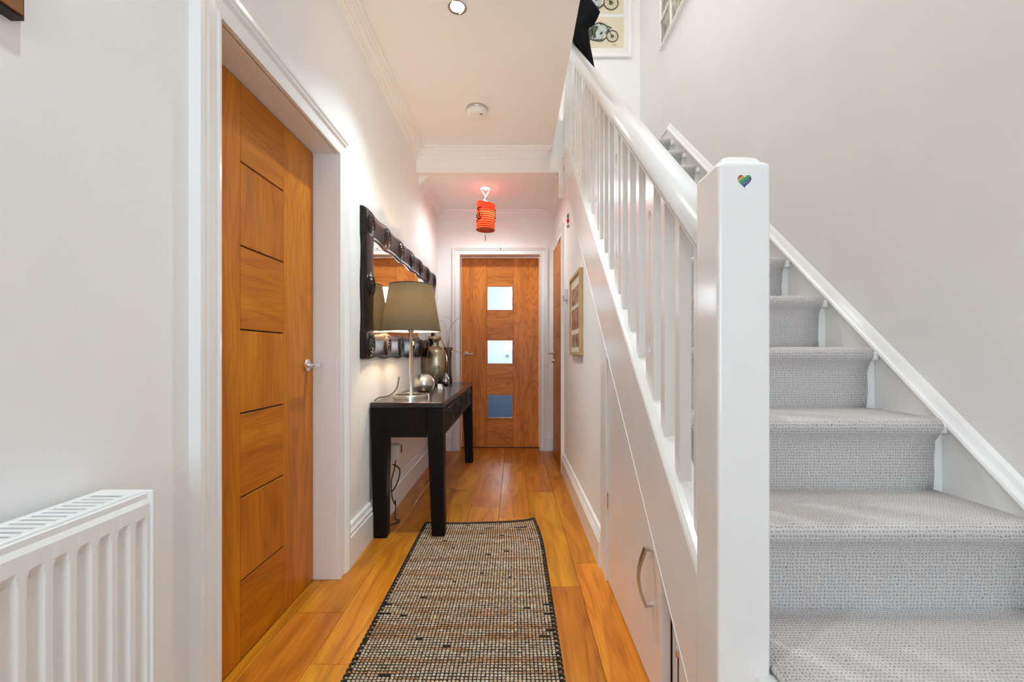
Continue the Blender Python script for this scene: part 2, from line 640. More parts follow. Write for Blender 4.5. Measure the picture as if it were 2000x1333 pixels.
STR_TOP = 0.850 - K * 1.263      # outer string, top line z = STR_TOP + K y
STR_BOT = STR_TOP - 0.3155
w = MB()
zt = lambda y: STR_BOT + 0.12 + K * y
yc = (LOW - STR_BOT - 0.12) / K
w.prism([(1.83, 0), (3.575, 0), (3.575, LOW), (yc, LOW), (1.83, zt(1.83))], 0, XR, XR + 0.06)
w.box(XR, XR + 0.06, 3.575, 4.165, 1.995, LOW)
w.box(XR, XR + 0.06, 4.165, YF, 0, LOW)
struct('wall_right', w, 'wall_paint', 'white plaster wall under the staircase with the photo frame', 'wall')
struct('wall_closet', box(0.86, 0.9, 3.2, YF, 0, LOW), 'wall_paint', 'plain closet wall behind the ajar oak door', 'wall')

struct('wall_stair', box(XW, XW + 0.1, YB, 4.2, 0, UP), 'wall_paint', 'tall white wall rising beside the carpeted stairs', 'wall')
struct('wall_landing', box(-0.9, XW, 4.12, 4.2, LOW + 0.15, UP), 'wall_paint', 'white wall at the head of the stairs behind the motorcycle print', 'wall')

w = MB()
w.box(XL - 0.13, -0.55, YB - 0.1, YB, 0, UP)
w.box(1.05, XW, YB - 0.1, YB, 0, UP)
w.box(-0.55, 1.05, YB - 0.1, YB, 2.42, UP)
w.box(-0.55, 1.05, YB - 0.1, YB, 0, 0.28)
struct('wall_front', w, 'wall_paint', 'white wall around the glazed front entrance', 'wall')
t = thing('window_1', (0.25, YB - 0.05, 0.28), 'white framed front entrance glazing behind the viewer', 'window', kind='structure')
fr = MB()
fr.box(-0.55, 1.05, YB - 0.08, YB - 0.02, 0.28, 0.34)
fr.box(-0.55, 1.05, YB - 0.08, YB - 0.02, 2.36, 2.42)
for x in (-0.55, 0.22, 0.99):
    fr.box(x, x + 0.06, YB - 0.08, YB - 0.02, 0.34, 2.36)
put('window_frame', fr, 'gloss_white', t)
for x in (-0.49, 0.28):
    put('pane', box(x, x + 0.71, YB - 0.052, YB - 0.048, 0.34, 2.36), 'front_glass', t)

struct('wall_upstairs', box(-1.0, -0.9, YB, 4.2, 2.86, UP), 'wall_paint', 'upstairs wall above the hall ceiling', 'wall')
struct('ceiling_upstairs', box(-1.0, XW + 0.1, YB - 0.1, 4.2, UP, UP + 0.1), 'ceiling_paint', 'white ceiling high above the stairwell', 'ceiling')

rl = thing('stairwell_fill_frame', (0.55, 1.5, UP), 'added frame around the fill lamp high over the stairwell', 'window', kind='structure')  # made-up opening, out of view, built only to house the fill lamp
fr = MB()
for a in (0.10, 0.95):
    fr.box(a, a + 0.05, 0.85, 2.15, UP - 0.03, UP)
for a in (0.85, 2.10):
    fr.box(0.15, 0.95, a, a + 0.05, UP - 0.03, UP)
put('window_frame', fr, 'gloss_white', rl)
w = MB()
w.box(XL - 0.13, 0.30, YB - 0.1, YS, CEIL, 2.86)
w.box(0.30, XW, YB - 0.1, 0.1, CEIL, 2.86)
struct('ceiling', w, 'ceiling_paint', 'white hall ceiling with downlight and smoke alarm', 'ceiling')
w = MB()
w.box(XL - 0.13, 0.36, YS, 3.43, LOW, 2.86)
w.box(XL - 0.13, XR + 0.07, 3.43, YF + 0.14, LOW, 2.86)
struct('ceiling_drop', w, 'ceiling_paint', 'lower dropped ceiling over the end of the hall', 'ceiling')

# room past the far door
kit = MB()
kit.box(-2.2, 2.6, 7.5, 7.6, 0, 0.9)
kit.box(-2.2, -0.15, 7.5, 7.6, 0.9, 2.5)
kit.box(1.6, 2.6, 7.5, 7.6, 0.9, 2.5)
kit.box(-0.15, 1.6, 7.5, 7.6, 2.2, 2.5)
kit.box(-2.3, -2.2, 4.45, 7.6, 0, 2.5)
kit.box(2.6, 2.7, 4.45, 7.6, 0, 2.5)
kit.box(-2.2, XL - 0.13, YF + 0.14, YF + 0.2, 0, 2.5)
kit.box(0.56, 2.6, YF + 0.14, YF + 0.2, 0, 2.5)
struct('wall_kitchen', kit, 'kitchen_pale', 'pale walls of the room past the glazed door', 'wall')
struct('ceiling_kitchen', box(-2.3, 2.7, YF + 0.14, 7.6, 2.5, 2.6), 'ceiling_paint', 'ceiling of the room past the glazed door', 'ceiling')
struct('floor_kitchen', box(-2.3, 2.7, YF + 0.15, 7.6, -0.04, 0.0), 'kitchen_blue', 'dark floor of the room past the glazed door', 'floor')
t = thing('window_2', (0.7, 7.55, 0.9), 'kitchen window with white slats seen through the far door', 'window', kind='structure')
fr = MB()
for x in (-0.15, 0.70, 1.54):
    fr.box(x, x + 0.06, 7.5, 7.56, 0.9, 2.2)
fr.box(-0.15, 1.6, 7.5, 7.56, 0.9, 0.96)
fr.box(-0.15, 1.6, 7.5, 7.56, 2.14, 2.2)
put('window_frame', fr, 'gloss_white', t)
for i in range(9):
    z = 1.30 + i * 0.095
    put('slat', MB().prism([(7.44, z), (7.49, z + 0.035), (7.492, z + 0.032), (7.442, z - 0.003)], 0, -0.1, 1.55), 'plastic_white', t)
t = thing('kitchen_cupboard', (-0.3, 7.0, 0), 'dark blue low cupboard in the room past the glazed door', 'cupboard')
put('body', box(-1.3, 0.6, 6.6, 7.2, 0.0, 0.62), 'kitchen_blue', t)
put('worktop', box(-1.32, 0.62, 6.57, 7.2, 0.62, 0.66), 'kitchen_pale', t)

# ------------------------------------------------------------------ floor: planks
random.seed(4)
flo = struct('floor', box(-0.95, XW, YB - 0.1, YF + 0.16, -0.06, -0.014), 'dark_gap', 'orange oak plank floor of the hallway', 'floor')
seams = [-0.092 + 0.185 * i for i in range(-5, 4)]
joints = {0: [0.6, 2.2], 1: [0.3, 1.62, 2.9], 2: [1.35, 2.31, 2.98, 3.58, ], 3: [0.2, 1.84, 3.1], 4: [0.9, 2.72, 4.0], 5: [1.39, 2.12, 2.55, 3.82],
          6: [1.80, 3.02], 7: [0.4, 2.0, 3.4]}
for i in range(len(seams) - 1):
    ys = [YB] + [j for j in joints.get(i, [1.0, 3.0])] + [YF + 0.14]
    x0, x1 = max(seams[i], -0.90), min(seams[i + 1], 1.2)
    for a, b in zip(ys[:-1], ys[1:]):
        put('plank', box(x0 + 0.0006, x1 - 0.0006, a + 0.0006, b - 0.0006, -0.016, random.uniform(-0.0006, 0.0)), 'floor_oak', flo, bevel=0.0012, seg=1)

# ------------------------------------------------------------------ cornices
CORN = [(0, -0.074), (0.014, -0.074), (0.014, -0.061), (0.026, -0.061), (0.026, -0.049), (0.036, -0.047), (0.046, -0.037), (0.046, -0.028),
        (0.060, -0.028), (0.060, -0.015), (0.076, -0.015), (0.076, 0.0)]


def cornice(name, path_of, zc, label):
    m = MB()
    n = len(path_of(0))
    for (p0, z0), (p1, z1) in zip(CORN[:-1], CORN[1:]):
        A, B = path_of(p0), path_of(p1)
        for i in range(n - 1):
            m.add([(*A[i], zc + z0), (*A[i + 1], zc + z0), (*B[i + 1], zc + z1), (*B[i], zc + z1)], [(0, 1, 2, 3)])
    for end in (0, n - 1):
        m.add([(*path_of(p)[end], zc + z) for p, z in CORN] + [(*path_of(0)[end], zc)], [tuple(range(len(CORN) + 1))])
    return struct(name, m, 'ceiling_paint', label, 'cornice')


cornice('trim_1', lambda p: [(XL + p, YB), (XL + p, YS - p), (0.236 + 0.85 * p, YS - p)], CEIL, 'stepped plaster cornice under the hall ceiling')
cornice('trim_2', lambda p: [(XL + p, 3.44), (XL + p, YF - p), (XR - p, YF - p), (XR - p, 3.44)], LOW, 'stepped plaster cornice under the lower ceiling by the lantern')
struct('trim_3', MB().prism([(3.355, 2.30), (3.395, 2.22), (3.395, 2.64), (3.355, 2.64)], 0, 0.352, 0.40), 'gloss_white',
       'narrow white board between the ceiling step and the stairs', 'trim')

# ------------------------------------------------------------------ baseboards
BASE = [(0.024, 0.0), (0.024, 0.135), (0.019, 0.142), (0.019, 0.150), (0.022, 0.155), (0.016, 0.165), (0.013, 0.172), (0.013, 0.180), (0.008, 0.188), (0.0, 0.190)]


def baseboard(name, xw, sgn, y0, y1, label, sc=1.0):
    poly = [(xw, 0.0)] + [(xw + sgn * p, z * sc) for p, z in BASE]
    return struct(name, MB().prism(poly, 1, y0, y1), 'gloss_white', label, 'baseboard')


baseboard('baseboard_left', XL, 1, 1.948, YF, 'white moulded baseboard under the mirror wall')
baseboard('baseboard_left.001', XL, 1, YB, 1.02, 'white moulded baseboard behind the radiator')
baseboard('baseboard_right', XR, -1, 1.955, 3.50, 'white moulded baseboard under the stairs wall', 0.86)
bb = MB().prism([(YF, 0.0)] + [(YF - p, z) for p, z in BASE], 0, XL, -0.625)
bb.prism([(YF, 0.0)] + [(YF - p, z) for p, z in BASE], 0, 0.333, XR)
struct('baseboard_far', bb, 'gloss_white', 'short white baseboard beside the glazed door', 'baseboard')

# ------------------------------------------------------------------ architraves
ARCH = [(0.0, 0.0), (0.0, 0.016), (0.010, 0.018), (0.014, 0.013), (0.046, 0.016), (0.056, 0.024), (0.066, 0.020), (0.074, 0.026), (0.088, 0.026), (0.092, 0.0)]


def architrave(name, f, a0, a1, ztop, label, sc=1.0, lining=None):
    """f(a, z, p): along the wall, height, projection"""
    m = MB()
    rings = []
    for u, p in ARCH:
        u *= sc
        rings.append([f(a0 - u, 0.0, p), f(a0 - u, ztop + u, p), f(a1 + u, ztop + u, p), f(a1 + u, 0.0, p)])
    for A, B in zip(rings[:-1], rings[1:]):
        for i in range(3):
            m.add([A[i], A[i + 1], B[i + 1], B[i]], [(0, 1, 2, 3)])
    for e in (0, 3):
        m.add([r[e] for r in rings], [tuple(range(len(rings)))])
    o = struct(name, m, 'gloss_white', label, 'door frame')
    if lining:
        put('jamb_lining', lining, 'gloss_white', o)
    return o


jl = MB()
jl.box(XL - 0.118, XL + 0.002, 1.088, 1.106, 0, 1.853)
jl.box(XL - 0.118, XL + 0.002, 1.855, 1.873, 0, 1.853)
jl.box(XL - 0.118, XL + 0.002, 1.088, 1.873, 1.853, 1.871)
architrave('trim_4', lambda a, z, p: (XL + p, a, z), 1.104, 1.857, 1.853, 'white moulded frame around the flush oak door', 1.0, jl)
jl = MB()
jl.box(-0.562, -0.546, YF, YF + 0.12, 0, 1.978)
jl.box(0.260, 0.276, YF, YF + 0.12, 0, 1.978)
jl.box(-0.562, 0.276, YF, YF + 0.12, 1.978, 1.994)
jl.box(-0.562, 0.276, D2Y + 0.041, D2Y + 0.06, 1.95, 1.994)
jl.box(-0.562, -0.52, D2Y + 0.041, D2Y + 0.06, 0, 1.95)
jl.box(0.236, 0.276, D2Y + 0.041, D2Y + 0.06, 0, 1.95)
architrave('trim_5', lambda a, z, p: (a, YF - p, z), -0.546, 0.260, 1.978, 'white moulded frame around the glazed oak door', 0.84, jl)
jl = MB()
jl.box(XR - 0.001, XR + 0.055, 3.575, 3.585, 0, 1.985)
jl.box(XR - 0.001, XR + 0.055, 4.15, 4.165, 0, 1.985)
jl.box(XR - 0.001, XR + 0.055, 3.575, 4.165, 1.985, 1.995)
architrave('trim_6', lambda a, z, p: (XR - p, a, z), 3.583, 4.152, 1.985, 'narrow white frame around the ajar oak door', 0.8, jl)

# ------------------------------------------------------------------ doors


def lever(parent, base, out, along, length=0.115):
    """round rose, neck and straight lever; out = unit vector off the door, along = unit vector of the lever"""
    b, o, a = Vector(base), Vector(out), Vector(along)
    h = put('lever_handle', MB().tube([b + o * 0.008, b + o * 0.040, b + o * 0.050, b + o * 0.054 + a * 0.012, b + o * 0.054 + a * length * 0.6, b + o * 0.052 + a * length],
                                      [0.010, 0.009, 0.0095, 0.0095, 0.0085, 0.0075], 12), 'chrome', parent)
    put('rose', MB().tube([b, b + o * 0.004, b + o * 0.008, b + o * 0.0085], [0.026, 0.026, 0.024, 0.012], 24), 'chrome', h)
    return h


D1X = -0.872
d = thing('door_1', (D1X, 1.49, 0), 'flush oak door with grooved square panels beside the radiator', 'door', kind='structure')
put('core', box(D1X - 0.04, D1X - 0.006, 1.112, 1.850, 0.004, 1.849), 'dark_gap', d)
put('stile', box(D1X - 0.035, D1X, 1.112, 1.3590, 0.004, 1.849), 'oak_upright', d, bevel=0.0015, seg=1)
put('stile', box(D1X - 0.035, D1X, 1.6155, 1.850, 0.004, 1.849), 'oak_upright', d, bevel=0.0015, seg=1)
gz = [0.004] + [0.254 + 0.2686 * i for i in range(6)] + [1.849]
for i in range(7):
    put('panel', box(D1X - 0.035, D1X, 1.3600, 1.6145, gz[i] + (0.0025 if i else 0), gz[i + 1] - (0.0025 if i < 6 else 0)),
        'oak_across' if i % 2 == 0 else 'oak_upright', d, bevel=0.0015, seg=1)
lever(d, (D1X, 1.795, 0.934), (1, 0, 0), (0, -1, 0))


d = thing('door_2', (-0.143, D2Y, 0), 'oak door with three square glass panes at the hall end', 'door', kind='structure')
put('stile', box(-0.544, -0.2870, D2Y, D2Y + 0.04, 0.006, 1.976), 'far_oak_upright', d, bevel=0.0015, seg=1)
put('stile', box(-0.0055, 0.258, D2Y, D2Y + 0.04, 0.006, 1.976), 'far_oak_upright', d, bevel=0.0015, seg=1)
pz = [(0.3035, 0.557), (0.868, 1.1235), (1.4247, 1.6836)]
cuts = [0.006] + [z for p in pz for z in p] + [1.976]
for i in range(0, 8, 2):
    a, b = cuts[i], cuts[i + 1]
    put('rail', box(-0.2855, -0.007, D2Y, D2Y + 0.04, a, b), 'far_oak_across', d, bevel=0.0015, seg=1)
for a, b in pz:
    p = put('pane', box(-0.2855, -0.007, D2Y + 0.014, D2Y + 0.020, a - 0.002, b + 0.002), 'pane_glass', d)
    bd = MB()
    for (x0, x1, z0, z1) in ((-0.2855, -0.2735, a, b), (-0.019, -0.007, a, b), (-0.2735, -0.019, a, a + 0.009), (-0.2735, -0.019, b - 0.009, b)):
        bd.box(x0, x1, D2Y - 0.002, D2Y + 0.012, z0, z1)
    put('bead', bd, 'far_oak_upright', p)
gp = MB()
for gx0 in (-0.2885, -0.0075):
    gp.box(gx0, gx0 + 0.0035, D2Y + 0.003, D2Y + 0.038, 0.006, 1.976)
put('groove', gp, 'dark_gap', d)
put('threshold', box(-0.544, 0.258, D2Y - 0.01, D2Y + 0.05, -0.01, 0.005), 'dark_gap', d)
lever(d, (-0.500, D2Y, 0.975), (0, -1, 0), (1, 0, 0), 0.10)

d = thing('door_3', (XR + 0.002, 3.588, 0), 'narrow oak door standing ajar beside the photo frame', 'door', kind='structure')
x0, x1 = XR + 0.002, XR + 0.036
put('core', box(x0 + 0.004, x1, 3.588, 4.138, 0.006, 1.978), 'dark_gap', d)
put('stile', box(x0, x1, 3.588, 3.77, 0.006, 1.978), 'oak_upright', d)
put('stile', box(x0, x1, 3.965, 4.138, 0.006, 1.978), 'oak_upright', d)
for i in range(7):
    z0 = 0.006 + i * 0.2817
    put('panel', box(x0, x1, 3.7710, 3.9640, z0 + 0.002, z0 + 0.2797), 'oak_across' if i % 2 == 0 else 'oak_upright', d)
lever(d, (x0, 4.085, 0.98), (-1, 0, 0), (0, -1, 0), 0.11)
put('lock_turn', MB().lathe([(0.0, -0.026), (0.012, -0.024), (0.011, -0.010), (0.022, -0.007), (0.024, 0.0)], (x0, 4.085, 0.905), 20, axis=0), 'chrome', d)
d.rotation_euler = (0, 0, math.radians(3.6))

# ------------------------------------------------------------------ cupboard under the stairs
d = thing('door_4', (0.403, 1.17, 0), 'sloping white cupboard door with bowed steel handle under the stairs', 'cupboard door', kind='structure')
zb = lambda y: STR_BOT + 0.03 + K * y
put('leaf', MB().prism([(1.172, 0.006), (1.822, 0.006), (1.822, zb(1.822)), (1.172, zb(1.172))], 0, 0.403, 0.431), 'stair_white', d, bevel=0.002)
hz0, hz1 = 0.245, 0.417
hy = 1.245
arc = [(0.403, hz0 + 0.004), (0.380, hz0)] + [(0.380 - 0.020 * math.sin(PI * t), hz0 + (hz1 - hz0) * t) for t in [i / 12 for i in range(1, 12)]] + [(0.380, hz1), (0.403, hz1 - 0.004)]
inn = [(0.403, hz0 + 0.010), (0.386, hz0 + 0.008)] + [(0.386 - 0.020 * math.sin(PI * t), hz0 + 0.008 + (hz1 - hz0 - 0.016) * t) for t in [i / 12 for i in range(1, 12)]] + [(0.386, hz1 - 0.008), (0.403, hz1 - 0.010)]
hm = MB()
for i in range(len(arc) - 1):
    a, b, c, e = arc[i], arc[i + 1], inn[i + 1], inn[i]
    vs = [(x, y, z) for y in (hy - 0.008, hy + 0.008) for x, z in (a, b, c, e)]
    hm.add(vs, [(0, 1, 2, 3), (4, 7, 6, 5), (0, 4, 5, 1), (3, 2, 6, 7)])
put('bow_handle', hm, 'brushed_steel', d)
for z in (0.17, 0.32, 1.02):
    if z != 0.17:
        put('hinge', box(0.399, 0.404, 1.818, 1.836, z, z + 0.065), 'brushed_steel', d)
fm = MB()
fm.prism([(1.838, 0), (1.955, 0), (1.955, zb(1.955)), (1.838, zb(1.838))], 0, 0.396, XR + 0.01)
struct('trim_7', fm, 'gloss_white', 'white upright frame beside the sloping cupboard door', 'door frame', bevel=0.003)
fm = MB().prism([(0.80, 0), (1.166, 0), (1.166, zb(1.166)), (0.80, zb(0.80))], 0, 0.433, 0.448)
pn = struct('trim_8', fm, 'gloss_white', 'small white panel between the cupboard door and the newel post', 'panel')
put('slit', box(0.4315, 0.4335, 1.122, 1.127, 0.0, 0.33), 'dark_gap', pn)
put('catch', MB().tube([(0.431, 1.12, 0.235), (0.424, 1.11, 0.225), (0.420, 1.10, 0.20)], 0.004, 8), 'chrome', pn)

# ------------------------------------------------------------------ staircase
stair = thing('staircase', (0.82, 0.8, 0), 'white painted staircase with balusters and grey carpet on its steps', 'staircase')
for k in range(1, 14):
    y = yk(k)
    y1 = yk(k + 1) if k < 13 else 4.12
    put('tread', box(0.44, 1.2, y - 0.022, y1 + 0.005, k * RISE - 0.030, k * RISE), 'stair_white', stair, bevel=0.008)
    put('riser', box(0.44, 1.2, y, y + 0.014, (k - 1) * RISE, k * RISE - 0.030), 'stair_white', stair)
prof = [(0.385, -0.3155), (0.385, -0.012), (0.388, -0.004), (0.395, 0.003), (0.408, 0.010), (0.424, 0.014), (0.455, 0.014), (0.455, -0.3155)]
put('outer_string', MB().slope(prof, 0.80, 3.235, STR_TOP, K), 'stair_white', stair, bevel=0.003)
prof = [(0.3835, -0.318), (0.3835, -0.3145), (0.385, -0.313), (0.392, -0.313), (0.392, -0.318)]
put('string_bead', MB().slope(prof, 0.80, 3.25, STR_TOP, K), 'stair_white', stair)
# wall string with moulded cap
KW, CW = 0.908, 1.05 - 0.908 * 1.4756
zcap = lambda y: CW + KW * y
put('wall_string', MB().prism([(0.45, 0.0), (1.2, 0.0), (4.1, 2.2), (4.1, zcap(3.322)), (3.322, zcap(3.322)), (0.45, zcap(0.45))], 0, 1.198, XW), 'stair_white', stair)
capp = [(1.215, 0.0), (1.190, 0.0), (1.187, 0.008), (1.190, 0.016), (1.196, 0.020), (1.200, 0.026), (1.207, 0.040), (1.215, 0.052)]
put('string_cap', MB().slope(capp, 0.45, 3.322, CW, KW), 'gloss_white', stair)
put('landing_cap', MB().prism([(x, zcap(3.322) + dz) for x, dz in capp], 1, 3.322, 4.12), 'gloss_white', stair)
put('landing', box(0.385, 1.2, 3.235, 4.12, LOW + 0.01, 13 * RISE - 0.03), 'stair_white', stair)


def newel(name, y0, y1, z0, z1):
    x0, x1 = 0.372, 0.468
    m = MB()
    def ring(i, z):
        return [(x0 + i, y0 + i, z), (x1 - i, y0 + i, z), (x1 - i, y1 - i, z), (x0 + i, y1 - i, z)]
    m.bridge([ring(0, z0), ring(0, z1 - 0.008), ring(0.010, z1 - 0.002), ring(0.015, z1 + 0.007), ring(0.024, z1 + 0.013), ring(0.036, z1 + 0.014)])
    return put(name, m, 'stair_white', stair, bevel=0.006, seg=3)


newel('newel_post', 0.777, 0.872, 0.0, 1.340)
newel('landing_newel', 3.15, 3.245, 2.46, 3.62)

RAILB = 1.5915 - K * 1.366
hp = [(0.398, 0.018), (0.392, 0.026), (0.380, 0.030), (0.3765, 0.044), (0.379, 0.058), (0.387, 0.072), (0.400, 0.083), (0.420, 0.088),
      (0.440, 0.083), (0.453, 0.072), (0.461, 0.058), (0.4635, 0.044), (0.460, 0.030), (0.448, 0.026), (0.442, 0.018)]
hr = put('handrail', MB().slope([(x, dz * 1.18) for x, dz in hp], 0.868, 3.155, RAILB, K), 'stair_white', stair)
for p in hr.data.polygons:
    p.use_smooth = len(p.vertices) == 4
fp = [(0.400, 0.0), (0.396, 0.006), (0.398, 0.014), (0.404, 0.0225), (0.436, 0.0225), (0.442, 0.014), (0.444, 0.006), (0.440, 0.0)]
put('fillet', MB().slope(fp, 0.868, 3.155, RAILB, K), 'stair_white', hr)


def bal_ends(y0, y1):
    zb0, zb1 = STR_TOP + 0.010 + K * y0, STR_TOP + 0.010 + K * y1
    zt0, zt1 = RAILB + 0.004 + K * y0, RAILB + 0.004 + K * y1
    return zb0, zb1, zt0, zt1


def square_baluster(y0, w=0.029, x0=0.405, x1=0.434):
    y1 = y0 + w
    b0, b1, t0, t1 = bal_ends(y0, y1)
    m = MB().prism([(y0, b0), (y1, b1), (y1, t1), (y0, t0)], 0, x0, x1)
    return put('baluster', m, 'stair_white', stair)


def flat_baluster(y0, w=0.074):
    """flat splat with a long keyhole slit ending in two teardrops"""
    y1 = y0 + w
    b0, b1, t0, t1 = bal_ends(y0, y1)
    yc_ = y0 + w / 2
    zc_ = (b0 + t1) / 2
    hl = 0.215
    def half(z):
        d = hl - abs(z - zc_)
        if d < 0: return 0.0
        if d < 0.055:
            t_ = d / 0.055
            return max(0.0, 0.0135 * math.sin(PI * t_ ** 0.75) if t_ < 1 else 0.0) + 0.0008
        return 0.0026
    zs = sorted(set([zc_ + hl * s for s in (-1, 1)] + [zc_ + s * (hl - 0.055 * q / 8) for s in (-1, 1) for q in range(1, 9)] + [zc_]))
    m = MB()
    x0_, x1_ = 0.407, 0.430
    L_, R_ = [], []
    for z in zs:
        h = half(z) if zs[0] < z < zs[-1] else 0.0
        L_.append((yc_ - h, z)); R_.append((yc_ + h, z))
    # left half and right half outlines as quad strips
    def strip(edge, inner, e0, e1):
        # edge: outer y ; e0,e1: bottom and top z at the outer edge
        zb_, zt_ = e0, e1
        cb, ct = (b0 + b1) / 2, (t0 + t1) / 2
        pts_o = [(edge, zb_)] + [(edge, z) for _, z in inner] + [(edge, zt_)]
        pts_i = [(yc_, cb)] + inner + [(yc_, ct)]
        for i in range(len(pts_o) - 1):
            q = [pts_o[i], pts_i[i], pts_i[i + 1], pts_o[i + 1]]
            vs = [(x, y, z) for x in (x0_, x1_) for y, z in q]
            m.add(vs, [(0, 1, 2, 3), (4, 7, 6, 5), (1, 5, 6, 2), (0, 3, 7, 4)] + ([(0, 4, 5, 1)] if i == 0 else []) + ([(3, 2, 6, 7)] if i == len(pts_o) - 2 else []))
    strip(y0, L_, b0, t0)
    strip(y1, R_, b1, t1)
    return put('flat_baluster', m, 'stair_white', stair)


square_baluster(0.945, 0.016)
square_baluster(1.045)
square_baluster(1.148)
for i in range(5):
    y = 1.245 + 0.418 * i
    if y < 3.08:
        flat_baluster(y)
    for dy in (0.140, 0.245, 0.345):
        if y + dy < 3.10:
            square_baluster(y + dy)

# carpet on the steps
CX0, CX1 = 0.47, 1.162
pr = [(0.30, 0.012)]
for k in range(1, 14):
    y, z = yk(k), k * RISE
    pr += [(y - 0.010, (k - 1) * RISE + 0.010), (y - 0.011, z - 0.075), (y - 0.014, z - 0.050), (y - 0.024, z - 0.030)]
    for a in (-50, -10, 25, 55, 90):
        r = math.radians(a)
        pr.append((y - 0.022 - 0.019 * math.cos(r) + 0.002, z - 0.008 + 0.019 * math.sin(r)))
    pr.append((y + 0.06, z + 0.011))
pr.append((4.10, 13 * RISE + 0.011))
fine = [pr[0]]
for a, b in zip(pr[:-1], pr[1:]):
    n = max(1, int(math.hypot(b[0] - a[0], b[1] - a[1]) / 0.03))
    for i in range(1, n + 1):
        fine.append((a[0] + (b[0] - a[0]) * i / n, a[1] + (b[1] - a[1]) * i / n))
random.seed(8)
m = MB()
dist = [0]
for a, b in zip(fine[:-1], fine[1:]):
    dist.append(dist[-1] + math.hypot(b[0] - a[0], b[1] - a[1]))
NX = 8
rows = []
for (y, z) in fine:
    e = random.uniform(-0.002, 0.002)
    rows.append([(CX0 + (CX1 + e - CX0) * i / NX, y + random.uniform(-0.0008, 0.0008), z + random.uniform(-0.0006, 0.0006)) for i in range(NX + 1)])
m.bridge(rows, closed=False, caps=False, smooth=True)
cp = put('carpet', m, 'stair_carpet', stair)
uvl = cp.data.uv_layers.new(name='metres')
for lp in cp.data.loops:
    i, j = divmod(lp.vertex_index, NX + 1)
    uvl.data[lp.index].uv = (CX0 + (CX1 - CX0) * j / NX, dist[i])
so = cp.modifiers.new('thick', 'SOLIDIFY')
so.thickness, so.offset = 0.008, 0
cp['label'] = 'grey loop pile carpet'

# heart sticker on the newel post
hp_ = []
for i in range(40):
    tt = 2 * PI * i / 40
    hx = 16 * math.sin(tt) ** 3
    hz = 13 * math.cos(tt) - 5 * math.cos(2 * tt) - 2 * math.cos(3 * tt) - math.cos(4 * tt)
    hp_.append((hx * 0.000775, hz * 0.00082))
HC = (0.4195, 0.777, 1.2995)
hs = put('heart_sticker', MB().prism([(HC[0] + x, HC[2] + z) for x, z in hp_], 1, 0.7762, 0.7771), 'heart_stripes', org=HC)
tag(hs, 'rainbow striped heart sticker on the white newel post', 'sticker')
sc_ = MB()
random.seed(3)
for row, (off, n) in enumerate(((0.0035, 6), (-0.004, 5))):
    for i in range(n):
        cx = HC[0] - 0.0085 + i * 0.0032 + row * 0.002
        cz = HC[2] + off - 0.0015 + (cx - HC[0]) * 0.72
        pts = [(cx + random.uniform(-0.0012, 0.0012), 0.7760, cz + random.uniform(-0.0022, 0.0022)) for _ in range(4)]
        sc_.tube(pts, 0.00035, 4, False)
put('script', sc_, 'heart_script', hs)

# ------------------------------------------------------------------ radiator
RX, RY1, RY0 = -0.663, 0.782, -0.42
rad = thing('radiator', (RX, 0.2, 0), 'white fluted panel radiator under the dark framed picture', 'radiator')
pitch = 0.0334
yy, dd = [], []
y = RY1 - 0.012
yy.append(RY1 - 0.004); dd.append(0.0)
while y > RY0 + 0.04:
    for s, dv in ((0.0, 0), (0.0045, 1), (0.0170, 1), (0.0215, 0)):
        yy.append(y - s); dd.append(dv)
    y -= pitch
yy.append(RY0 + 0.004); dd.append(0.0)
zz = [(0.135, 0), (0.150, 0), (0.178, 0), (0.192, 1), (0.672, 1), (0.688, 0), (0.712, 0), (0.722, 0)]
rows = []
for z, a in zz:
    bev = 0.006 if z in (0.135, 0.722) else 0.0
    rows.append([(RX - 0.010 * a * q - bev, yv, z) for yv, q in zip(yy, dd)])
m = MB().bridge(rows, closed=False, caps=False)
m.box(RX - 0.030, RX - 0.018, RY0 + 0.004, RY1 - 0.004, 0.135, 0.722)
fp_ = put('front_panel', m, 'radiator_white', rad, bevel=0.002)
put('back_panel', box(-0.752, -0.738, RY0, RY1 - 0.004, 0.135, 0.722), 'radiator_white', rad)
put('side_panel', box(-0.754, RX + 0.004, RY1 - 0.004, RY1, 0.135, 0.735), 'radiator_white', rad, bevel=0.003)
put('side_panel', box(-0.754, RX + 0.004, RY0, RY0 + 0.004, 0.135, 0.735), 'radiator_white', rad, bevel=0.003)
g = MB()
g.box(-0.754, -0.742, RY0, RY1, 0.727, 0.735)
g.box(-0.685, -0.674, RY0, RY1, 0.727, 0.735)
g.box(-0.742, -0.685, RY1 - 0.030, RY1, 0.727, 0.735)
g.box(-0.674, -0.668, RY0, RY1, 0.712, 0.731)
gr = put('top_grille', g, 'radiator_white', rad, bevel=0.0012, seg=1)
yb_ = RY1 - 0.036
first = None
while yb_ > RY0 + 0.01:
    if first is None:
        first = put('grille_bar', MB().prism([(-0.742, yb_ - 0.0125), (-0.685, yb_ - 0.0125), (-0.685, yb_ - 0.0035), (-0.742, yb_ - 0.0035)], 2, 0.727, 0.734), 'radiator_white', gr)
    else:
        c = first.copy()
        c.location = (0, yb_ - (RY1 - 0.036), 0)
        COL.objects.link(c)
        c.parent = gr
    yb_ -= 0.0150
put('convector_fins', box(-0.735, -0.695, RY0 + 0.01, RY1 - 0.01, 0.15, 0.70), 'dark_gap', rad)
put('valve_pipe', MB().tube([(-0.70, RY1 - 0.03, 0.0), (-0.70, RY1 - 0.03, 0.14)], 0.008, 10), 'chrome', rad)

